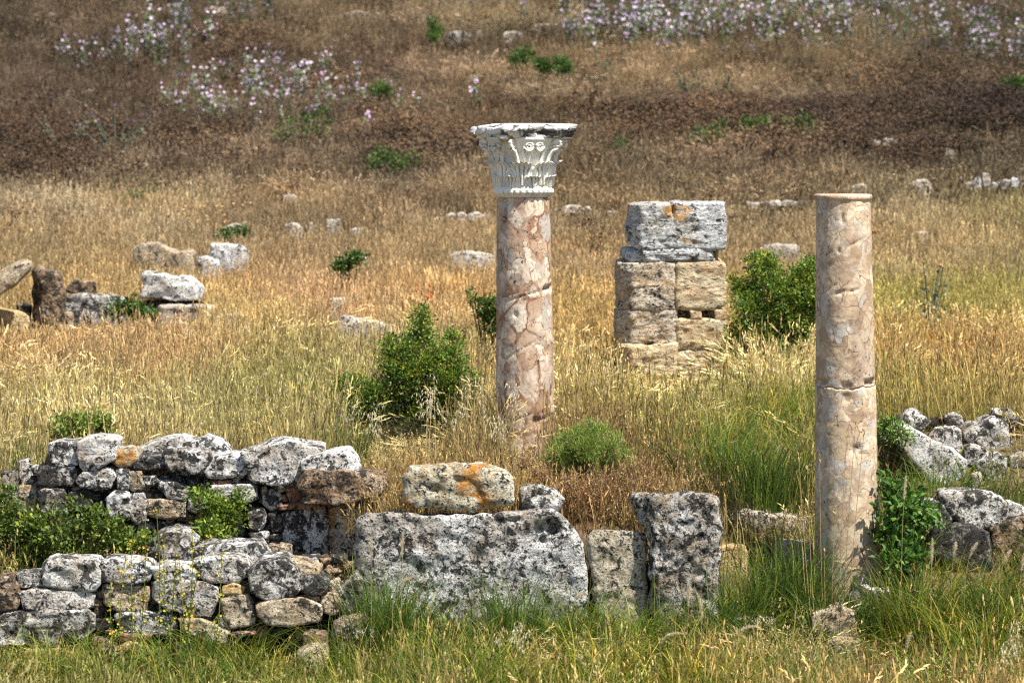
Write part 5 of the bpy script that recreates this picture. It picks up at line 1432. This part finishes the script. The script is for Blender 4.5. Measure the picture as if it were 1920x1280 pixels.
shrub('shrub', 'round bright green shrub between the ashlar pillar and the right column', 'shrub', (1450, 700), 35.2,
      [(1415, 492, 20), (1440, 500, 26), (1425, 530, 34), (1380, 530, 13), (1395, 550, 24), (1460, 545, 40), (1500, 530, 30), (1515, 500, 22), (1530, 520, 26), (1410, 590, 42), (1465, 590, 50), (1515, 580, 40),
       (1390, 640, 34), (1430, 650, 44), (1485, 645, 44), (1530, 640, 34), (1375, 660, 20), (1545, 560, 30), (1550, 610, 30), (1460, 690, 44), (1400, 690, 34)],
      2700, 8, .032, G1B, [.26, .30, .27, .07, .10], 6, tips=[(1462, 571, 5, (.8, .25, .04)), (1447, 586, 8, (.8, .25, .04)), (1420, 486, 8, (.65, .45, .05)), (1433, 478, 6, (.7, .5, .05)), (1478, 550, 6, (.65, .5, .05))], depth=.9)
shrub('shrub', 'thin dark green shrub half hidden behind the carved column', 'shrub', (920, 650), 36.5,
      [(890, 562, 13), (905, 575, 16), (925, 570, 20), (918, 600, 24), (935, 590, 26), (925, 625, 22), (880, 552, 8), (945, 610, 26)], 420, 8, .03, G1, [.4, .35, .1, .02, .13], 7)
shrub('bramble_thicket', 'yellow-green bramble thicket filling the hollow at the lower left', 'bramble', (120, 1080), 27.7,
      [(20, 965, 28), (60, 990, 34), (110, 985, 32), (30, 1020, 44), (90, 1035, 44), (150, 1020, 40), (200, 985, 30), (215, 1030, 36), (170, 975, 24), (250, 1020, 28), (60, 1060, 40), (150, 1055, 36), (280, 1015, 20), (10, 930, 18), (140, 950, 16), (300, 1050, 22), (-20, 1000, 40)],
      1050, 6, .040, [(.08, .14, .018), (.15, .22, .028), (.26, .32, .05), (.035, .07, .012)], [.32, .30, .14, .24], 8)
shrub('leafy_plant', 'light green leafy plant growing out of the rubble wall', 'plant', (400, 1020), 28.1,
      [(375, 925, 14), (390, 935, 17), (400, 960, 26), (425, 975, 26), (395, 990, 24), (440, 950, 16), (410, 1010, 24), (450, 935, 10)],
      360, 6, .036, [(.10, .17, .02), (.24, .32, .04), (.05, .10, .015)], [.35, .4, .25], 9)
shrub('leafy_plant', 'leafy yellow-green bush poking up behind the left end of the rubble wall', 'plant', (150, 850), 29.6,
      [(110, 800, 16), (140, 795, 20), (165, 800, 20), (192, 795, 17), (150, 815, 26), (185, 818, 22), (120, 820, 18)],
      330, 6, .040, [(.16, .24, .04), (.26, .32, .06), (.10, .16, .03)], [.4, .4, .2], 10)
shrub('feathery_bush', 'feathery bright green fennel-like bush at the foot of the carved column', 'bush', (1105, 900), 28.9,
      [(1085, 806, 9), (1078, 815, 12), (1108, 796, 8), (1112, 812, 13), (1058, 820, 12), (1132, 812, 11), (1154, 826, 10), (1172, 850, 10), (1040, 838, 9), (1185, 868, 8), (1095, 822, 14), (1140, 838, 16), (1100, 838, 28), (1080, 855, 30), (1125, 858, 28), (1045, 850, 16), (1060, 875, 24), (1150, 875, 20), (1100, 885, 24), (1030, 866, 9)],
      2100, 9, .030, [(.24, .33, .06), (.36, .42, .11), (.14, .22, .04)], [.45, .35, .2], 11, wr=.28, stemcol=(.12, .18, .04))
shrub('dry_bush', 'reddish brown dried bush spilling over the gap between slab and tall block', 'dry bush', (1110, 990), 28.0,
      [(1090, 920, 40), (1060, 915, 26), (1130, 930, 44), (1110, 965, 40), (1150, 960, 36), (1180, 925, 32), (1095, 990, 26), (1160, 985, 26), (1020, 890, 20), (985, 870, 18), (1210, 905, 20)],
      1300, 5, .018, [(.24, .145, .07), (.40, .27, .13), (.12, .07, .035), (.50, .37, .20)], [.4, .3, .18, .12], 12, stemcol=(.28, .15, .07))
shrub('dock_plant', 'dark green broad-leaved plant on the right side of the right column', 'plant', (1700, 1080), 27.3,
      [(1668, 912, 15), (1690, 925, 20), (1712, 945, 18), (1738, 968, 15), (1680, 955, 24), (1706, 985, 26), (1672, 1000, 26), (1704, 1025, 22), (1676, 1045, 22), (1750, 966, 10)],
      290, 5, .058, [(.045, .12, .018), (.08, .17, .025), (.14, .25, .035)], [.45, .35, .2], 13)
shrub('flowering_plant', 'low plant with small white flowers beside the heap of white rocks', 'plant', (1660, 850), 28.9,
      [(1655, 795, 14), (1668, 800, 18), (1685, 812, 18), (1660, 820, 20), (1700, 815, 10), (1650, 830, 16)],
      160, 6, .030, [(.12, .22, .04), (.18, .28, .05)], [.5, .5], 14, tips=[(1657, 822, 5, (.85, .85, .8)), (1676, 822, 5, (.85, .85, .8)), (1648, 820, 4, (.85, .85, .8)), (1663, 812, 3, (.85, .85, .8))])
# green bushes on the hillside
HB = [('bright green low bush on the dark bank at the upper left', 570, 250, 56, [(540, 225, 20), (565, 232, 24), (590, 225, 20), (550, 262, 26), (590, 262, 28), (525, 255, 18), (610, 240, 16)]),
      ('small green bush left of the paired bushes on the upper hillside', 985, 130, 62.5, [(975, 110, 13), (988, 106, 14), (965, 118, 10)]),
      ('left one of two rounded green bushes above the capital', 1020, 140, 62, [(1018, 128, 14), (1012, 122, 9), (1026, 130, 9)]),
      ('right one of two rounded green bushes above the capital', 1052, 142, 62, [(1052, 124, 16), (1062, 132, 12), (1044, 120, 10)]),
      ('dark green bush on the brown bank right of the capital, above the pillar', 1340, 300, 55.5, [(1320, 255, 16), (1345, 260, 20), (1335, 285, 18), (1305, 270, 14), (1350, 240, 12)]),
      ('bright green spreading bush above the top of the right column', 1510, 270, 56, [(1485, 240, 18), (1505, 235, 16), (1520, 255, 22), (1545, 252, 14), (1500, 258, 18)]),
      ('green bush on the bank directly right of the capital', 1170, 310, 55, [(1150, 285, 14), (1175, 295, 16), (1190, 300, 10), (1165, 272, 10)]),
      ('small green bush between two larger ones on the brown bank', 1425, 265, 56, [(1405, 240, 14), (1430, 240, 14), (1440, 230, 8)]),
      ('low green herb clump on the hillside left of the capital', 720, 180, 60, [(710, 170, 12), (725, 176, 14), (705, 182, 9)]),
      ('dark upright green bush beside the two-toned rock near the top', 815, 75, 66, [(812, 45, 8), (818, 62, 10), (812, 72, 10)]),
      ('green clump near the right edge of the brown brush', 1900, 175, 60, [(1895, 162, 14), (1912, 160, 12)]),
      ('green patch of leaves low on the left hillside', 265, 385, 51, [(245, 380, 12), (280, 372, 14), (262, 378, 12)]),
      ('low sparse green sprigs in the field above the centre shrub', 655, 505, 43, [(635, 500, 7), (655, 494, 8), (672, 484, 7), (645, 505, 7)]),
      ('low olive green bush on the slope above the far left field', 745, 330, 53, [(720, 300, 18), (745, 310, 20), (700, 315, 14), (770, 300, 12)]),
      ('green clump growing right of the upright stone post', 240, 600, 40, [(215, 585, 12), (240, 582, 14), (265, 584, 12), (285, 590, 8)]),
      ('yellow-green sprig above the large white-topped boulder', 438, 455, 47.5, [(415, 447, 5), (430, 443, 5), (445, 440, 5), (458, 438, 4)])]
for k, (lb, bx, by, d, lobes) in enumerate(HB):
    shrub('bush', lb, 'bush', (bx, by), d, [(a_x, a_y - 2, a_r * 1.1) for a_x, a_y, a_r in lobes], 130, 6, .045, [(.06, .13, .02), (.09, .18, .03), (.03, .06, .015), (.14, .22, .04)], [.35, .3, .2, .15], 30 + k)
# ---------------------------------------------------------------- single tall herbs
def herb(name, label, cat, px, py_top, d, build, H=None):
    p = at(px, py_top, d); g = gz(p[0], d); base = np.array([p[0], d, g])
    root = empty(name, base, label, cat); return root, base, p[2] - g
def plume(label, px, ptop, d, bend=0.0, hl=50, seed=0, fat=.020, col=(.80, .70, .52)):
    """one stalk of fountain grass with a fuzzy plume"""
    global rg; rg = np.random.RandomState(seed)
    root, base, H = herb('plume_grass', label, 'grass stalk', px, ptop, d, None); root['group'] = 'feathery grass plumes in the foreground'
    L = hl / ppm(d); vb, fz = VB(), VB()
    t = np.linspace(0, 1, 12)
    P = np.stack([base[0] + bend * L * np.clip((t - .6) / .4, 0, 1) ** 2 - .02 * (1 - t), np.full(12, base[1]), base[2] + H * t - abs(bend) * L * .5 * np.clip((t - .75) / .25, 0, 1) ** 2], 1)
    vb.stemtube(P, np.linspace(.003, .0018, 12), (.45, .38, .18), 4)
    k0 = max(0, 1 - L / H)
    for q in range(420):
        u = U(k0, 1); i = min(10, int(u * 11)); f = u * 11 - i
        b = P[i] * (1 - f) + P[i + 1] * f; ax = P[i + 1] - P[i]; ax /= np.linalg.norm(ax)
        v = rg.normal(size=3); v -= ax * v.dot(ax); v /= np.linalg.norm(v) + 1e-9
        env = math.sin(math.pi * min(1, max(0, (u - k0) / (1 - k0) * .9 + .08))) ** .6
        e = b + (v * fat * U(.5, 1.1) + ax * fat * .9) * env
        sd = np.cross(v, ax)
        fz.ribbon([b, e], np.array([.0022, .0012]), sd, np.array(col) * U(.8, 1.15))
    link('stalk', vb.mesh('stalk', LEAF), base, root); link('plume', fz.mesh('plume', LEAF), base, root)['kind'] = 'stuff'
for k, a in enumerate([
 ('white upright grass plume rising before the dark dock plant', 1694, 890, 26.7, .1, 48), ('broad white plume leftmost of the row below the dark ledge rock', 1748, 1008, 26.5, 0, 52),
 ('slanting pale plume right of the broad white one, under the ledge rock', 1812, 1006, 26.5, .5, 42), ('small pale plume between the broad and the slanting plume', 1786, 1012, 26.6, .2, 34),
 ('leaning plume second from the right edge', 1876, 1020, 26.5, .5, 40), ('pale plume cut by the right edge of the photo', 1914, 1032, 26.5, .2, 40),
 ('white plume before the left part of the massive slab', 699, 1004, 26.4, -.1, 42), ('pale plume second from left before the massive slab', 755, 998, 26.4, 0, 48),
 ('curled fawn plume drooping before the massive slab', 738, 1062, 26.3, 1.0, 36), ('small curled tan plume at the lower right of the massive slab', 1072, 1096, 26.3, .9, 28),
 ('curved cream plume in the grass below the tall white block', 1240, 1166, 25.8, 1.0, 44), ('white plume in front of the tall white block', 1318, 1104, 26.2, -.2, 58),
 ('fawn plume in front of the lower tall block, left of the white plume', 1292, 1090, 26.1, 0, 48), ('curved cream plume left of the jagged rock', 1385, 1156, 26.0, .9, 38),
 ('drooping pale plume at the bottom below the slab', 1098, 1215, 25.3, -.5, 50), ('tan plume at the bottom right in the near grass', 1700, 1180, 25.3, .2, 44)]):
    plume(*a, seed=200 + k)
def yellow_weed(label, stalks, d, seed):
    global rg; rg = np.random.RandomState(seed)
    p = at(stalks[0][0], stalks[0][1], d); root = empty('yellow_flowered_weed', (p[0], d, gz(p[0], d)), label, 'weed')
    base = np.array([p[0], d, gz(p[0], d)])
    for (x0, x1, yt) in stalks:
        st, fl = VB(), VB()
        e = at(x1, yt, d); e[1] += U(-.1, .1); b = np.array([at(x0, 1200, d)[0], d, gz(p[0], d)])
        t = np.linspace(0, 1, 9)[:, None]; P = b + (e - b) * t; P[:, 0] += np.sin(t[:, 0] * 5 + x0) * .012
        st.stemtube(P, np.linspace(.0042, .0020, 9), (.22, .28, .06), 4)
        for q in range(46):
            u = U(.1, 1); c = b + (e - b) * u; c[0] += math.sin(u * 5 + x0) * .012
            o = np.array([U(-1, 1), U(-1, .5), U(-.2, .6)]) * .022
            st.disc(c + o, [U(-1, 1), -1, U(0, 1)], U(.006, .016) * (1.4 - u), np.array([.16, .22, .04]) * U(.6, 1.3), n=3)
            if u > .35 and U(0, 1) < .55: fl.disc(c + o * 1.1, [U(-.6, .6), -1, U(0, .8)], U(.006, .012), np.array([.80, .58, .03]) * U(.8, 1.1), n=4)
        link('stem', st.mesh('stem', LEAF), base, root)['kind'] = 'stuff'
        if fl.n: link('flowers', fl.mesh('flowers', LEAF), base, root)['kind'] = 'stuff'
yellow_weed('tall wiry weed with small yellow flowers before the middle of the low wall', [(300, 295, 955), (322, 305, 1000), (318, 326, 990), (350, 362, 985), (335, 388, 1000), (395, 418, 1020), (345, 340, 1040)], 26.3, 301)
yellow_weed('thin yellow-flowered weed nearer the left end of the low wall', [(222, 232, 1045), (246, 250, 985), (262, 272, 970), (215, 205, 1090)], 26.35, 302)
def thistle(label, px, py, ptop, d, seed, col=(.13, .14, .08), head=(.30, .17, .07), spread=.35, nb=7, lean=0):
    global rg; rg = np.random.RandomState(seed)
    p = at(px, py, d); g = gz(p[0], d); base = np.array([p[0], d, g]); H = at(px, ptop, d)[2] - g
    root = empty('thistle', base, label, 'thistle', 'thistles on the field and hillside'); st, hd = VB(), VB()
    for k in range(nb):
        a = U(-1, 1); top = base + np.array([a * spread * H + lean * H, U(-.2, .2) * H, H * U(.65, 1.0)])
        mid = base + (top - base) * .5 + np.array([-a * spread * H * .3, 0, 0]); t = np.linspace(0, 1, 6)[:, None]
        P = (1 - t) ** 2 * (base - [0, 0, .05]) + 2 * t * (1 - t) * mid + t ** 2 * top
        st.stemtube(P, np.linspace(.010, .005, 6), col, 4)
        for q in range(10):
            u = U(.1, .9); c = base + (top - base) * u
            st.disc(c + rg.normal(size=3) * .02, [U(-1, 1), -1, U(-.5, 1)], U(.015, .035), np.array(col) * U(.7, 1.3), n=4)
        hd.spike(top, [U(-.2, .2), U(-.2, .2), 1], U(.035, .05), U(.03, .045), np.array(head) * U(.8, 1.2), 6)
    link('stems', st.mesh('stems', LEAF), base, root)['kind'] = 'stuff'; link('seed_heads', hd.mesh('seed_heads', LEAF), base, root)['kind'] = 'stuff'
DK = (.10, .07, .04)
thistle('tall dried thistle against the golden grass right of the right column', 1745, 620, 470, 38.5, 401, col=(.22, .22, .12), spread=.22)
thistle('dark leaning dried thistle stalk high on the right hillside', 1610, 195, 108, 60.5, 402, col=DK, spread=.2, nb=3, lean=.1)
thistle('grey-green thistle clump left of the brown brush, upper right hillside', 1290, 205, 120, 60, 403, spread=.45, nb=10)
thistle('thistle stalks beside the grey-green clump, right hillside', 1355, 205, 135, 60, 404, spread=.4, nb=6)
thistle('thin dried stalk on the hillside right of the capital', 1105, 225, 150, 59, 405, col=DK, spread=.15, nb=4)
thistle('thistle at the far left of the top hillside', 20, 110, 55, 67, 406, spread=.5, nb=7)
thistle('dark branching stalks left of the first mallow drift', 75, 100, 30, 67.5, 407, col=(.09, .10, .05), spread=.5, nb=8)
thistle('grey thistle group on the dark bank at the left, near violet flowers', 215, 300, 200, 55.5, 408, col=(.17, .19, .12), spread=.6, nb=9, head=(.25, .10, .40))
thistle('grey thistle left of the violet-headed group on the left bank', 120, 285, 195, 56.5, 409, col=(.17, .18, .11), spread=.5, nb=7, head=(.3, .18, .09))
thistle('branching dried thistle by the white rocks at the right edge', 1775, 400, 320, 51, 410, col=DK, spread=.5, nb=7)
thistle('thistle under the mallow drift at the top right', 1712, 125, 50, 65, 411, col=(.15, .13, .08), spread=.35, nb=5)
thistle('green stalks just above the two rounded bushes', 1130, 115, 80, 63, 412, col=(.12, .14, .07), spread=.3, nb=4)
def lone_mallow(label, px, py, d, H, seed, nst=2):
    p = at(px, py, d); g = gz(p[0], d); root = empty('mallow_plant', (p[0], d, g), label, 'wild flower')
    st, fl = mallow_parts(seed, H, nst, .12)
    for nm, vb in (('stem', st), ('flowers', fl)):
        me = vb.mesh(nm, LEAF); me.transform(Matrix.Translation((p[0], d, g))); link(nm, me, (p[0], d, g), root)['kind'] = 'stuff'
lone_mallow('single pale pink mallow in the golden field left of centre', 455, 640, 37.5, .55, 501)
lone_mallow('lilac mallow with several blooms on the slope above the capital', 885, 200, 59.5, .85, 502, 4)
lone_mallow('small lilac mallow left of the one above the capital', 745, 205, 59.5, .6, 503, 3)
lone_mallow('tiny mallow at the left edge of the upper field', 40, 440, 49, .45, 504, 1)
lone_mallow('mallow plant just right of the middle drift, nearest the capital', 690, 250, 57.5, .55, 505, 3)
# near oats standing before the centre shrub and column
def oats(label, px, ptop, d, n, seed, spread=30):
    global rg; rg = np.random.RandomState(seed)
    p = at(px, ptop, d); g = gz(p[0], d); base = np.array([p[0], d, g]); H0 = p[2] - g
    root = empty('oat_stalks', base, label, 'wild oats', 'oat stalks standing out of the field'); st, sp = VB(), VB()
    for k in range(n):
        b = base + [U(-1, 1) * spread * .4 / ppm(d), U(-.15, .15), -.02]; H = H0 * U(.75, 1.02)
        P = blade(st, b, H, U(0, 6.28), U(.03, .16), U(0, .15), .0045, np.array([.55, .42, .18]), np.array([.66, .54, .27]), m=7)
        for q in range(rg.randint(8, 15)):
            t = U(.68, 1) * 5.99; i = int(t); b2 = P[i] * (1 - t + i) + P[i + 1] * (t - i)
            o = np.array([U(-1, 1), U(-.5, .5), U(-.3, .3)]) * U(.02, .055); e = b2 + o
            st.ribbon([b2, (b2 + e) / 2 + [0, 0, .01], e], np.array([.002, .002, .002]), [0, .3, 1], np.array([.6, .5, .25]))
            sp.spike(e, [o[0] * 8, 0, -1 + U(0, .4)], U(.026, .040), U(.008, .012), np.array([.84, .78, .58]) * U(.85, 1.1), 3)
    link('stems', st.mesh('stems', LEAF), base, root)['kind'] = 'stuff'; link('spikelets', sp.mesh('spikelets', LEAF), base, root)['kind'] = 'stuff'
oats('cluster of pale wild oats hanging in front of the centre shrub', 805, 690, 29.5, 7, 601)
oats('pair of oat stalks before the right half of the centre shrub', 850, 700, 29.7, 4, 602)
oats('wild oats in front of the lower shaft of the carved column', 965, 690, 29.3, 4, 603, 20)
oats('oat stalks at the left foot of the carved column', 938, 760, 29.4, 5, 604, 24)
oats('oats before the left half of the centre shrub', 715, 720, 29.6, 4, 605, 30)
oats('oats in the field between the carved column and the ashlar pillar', 1120, 655, 31.5, 5, 606, 40)
oats('oats standing right of the centre shrub', 900, 680, 30.5, 4, 607, 20)
oats('oats with white spikelets at the lower right corner', 1890, 1150, 25.0, 6, 608, 60)
oats('oats at the bottom centre before the massive slab', 950, 1140, 25.6, 6, 609, 80)
# tall bare stalks crossing the right column, with bristly heads
def stalks(label, specs, d, seed, col=(.55, .40, .18)):
    global rg; rg = np.random.RandomState(seed)
    p = at(specs[0][0], 1130, d); g = gz(p[0], d); base = np.array([p[0], d, g])
    root = empty('grass_stalks', base, label, 'grass stalks')
    for x0, x1, yt in specs:
        b = at(x0, 1140, d); b[2] = g - .02; e = at(x1, yt, d); t = np.linspace(0, 1, 8)[:, None]
        vb = VB(); P = b + (e - b) * t; P[:, 0] += (t[:, 0] ** 2 - t[:, 0]) * .03
        vb.stemtube(P, np.linspace(.0030, .0016, 8), col, 4)
        dr = P[-1] - P[-2]; dr /= np.linalg.norm(dr)
        for q in range(7): vb.spike(P[-1] + dr * .009 * (q - 3), dr + rg.normal(size=3) * .35, .03, .009, np.array([.66, .50, .22]) * U(.9, 1.15))
        link('stalk', vb.mesh('stalk', LEAF), base, root)['kind'] = 'stuff'
stalks('thin golden grass stalks with heads crossing the face of the right column', [(1572, 1588, 815), (1580, 1604, 800), (1588, 1620, 812), (1545, 1537, 862), (1560, 1566, 960), (1551, 1546, 1040)], 26.9, 701)
stalks('tall dry grass stalks just left of the right column', [(1525, 1498, 860), (1530, 1514, 885), (1520, 1500, 960)], 26.8, 702)
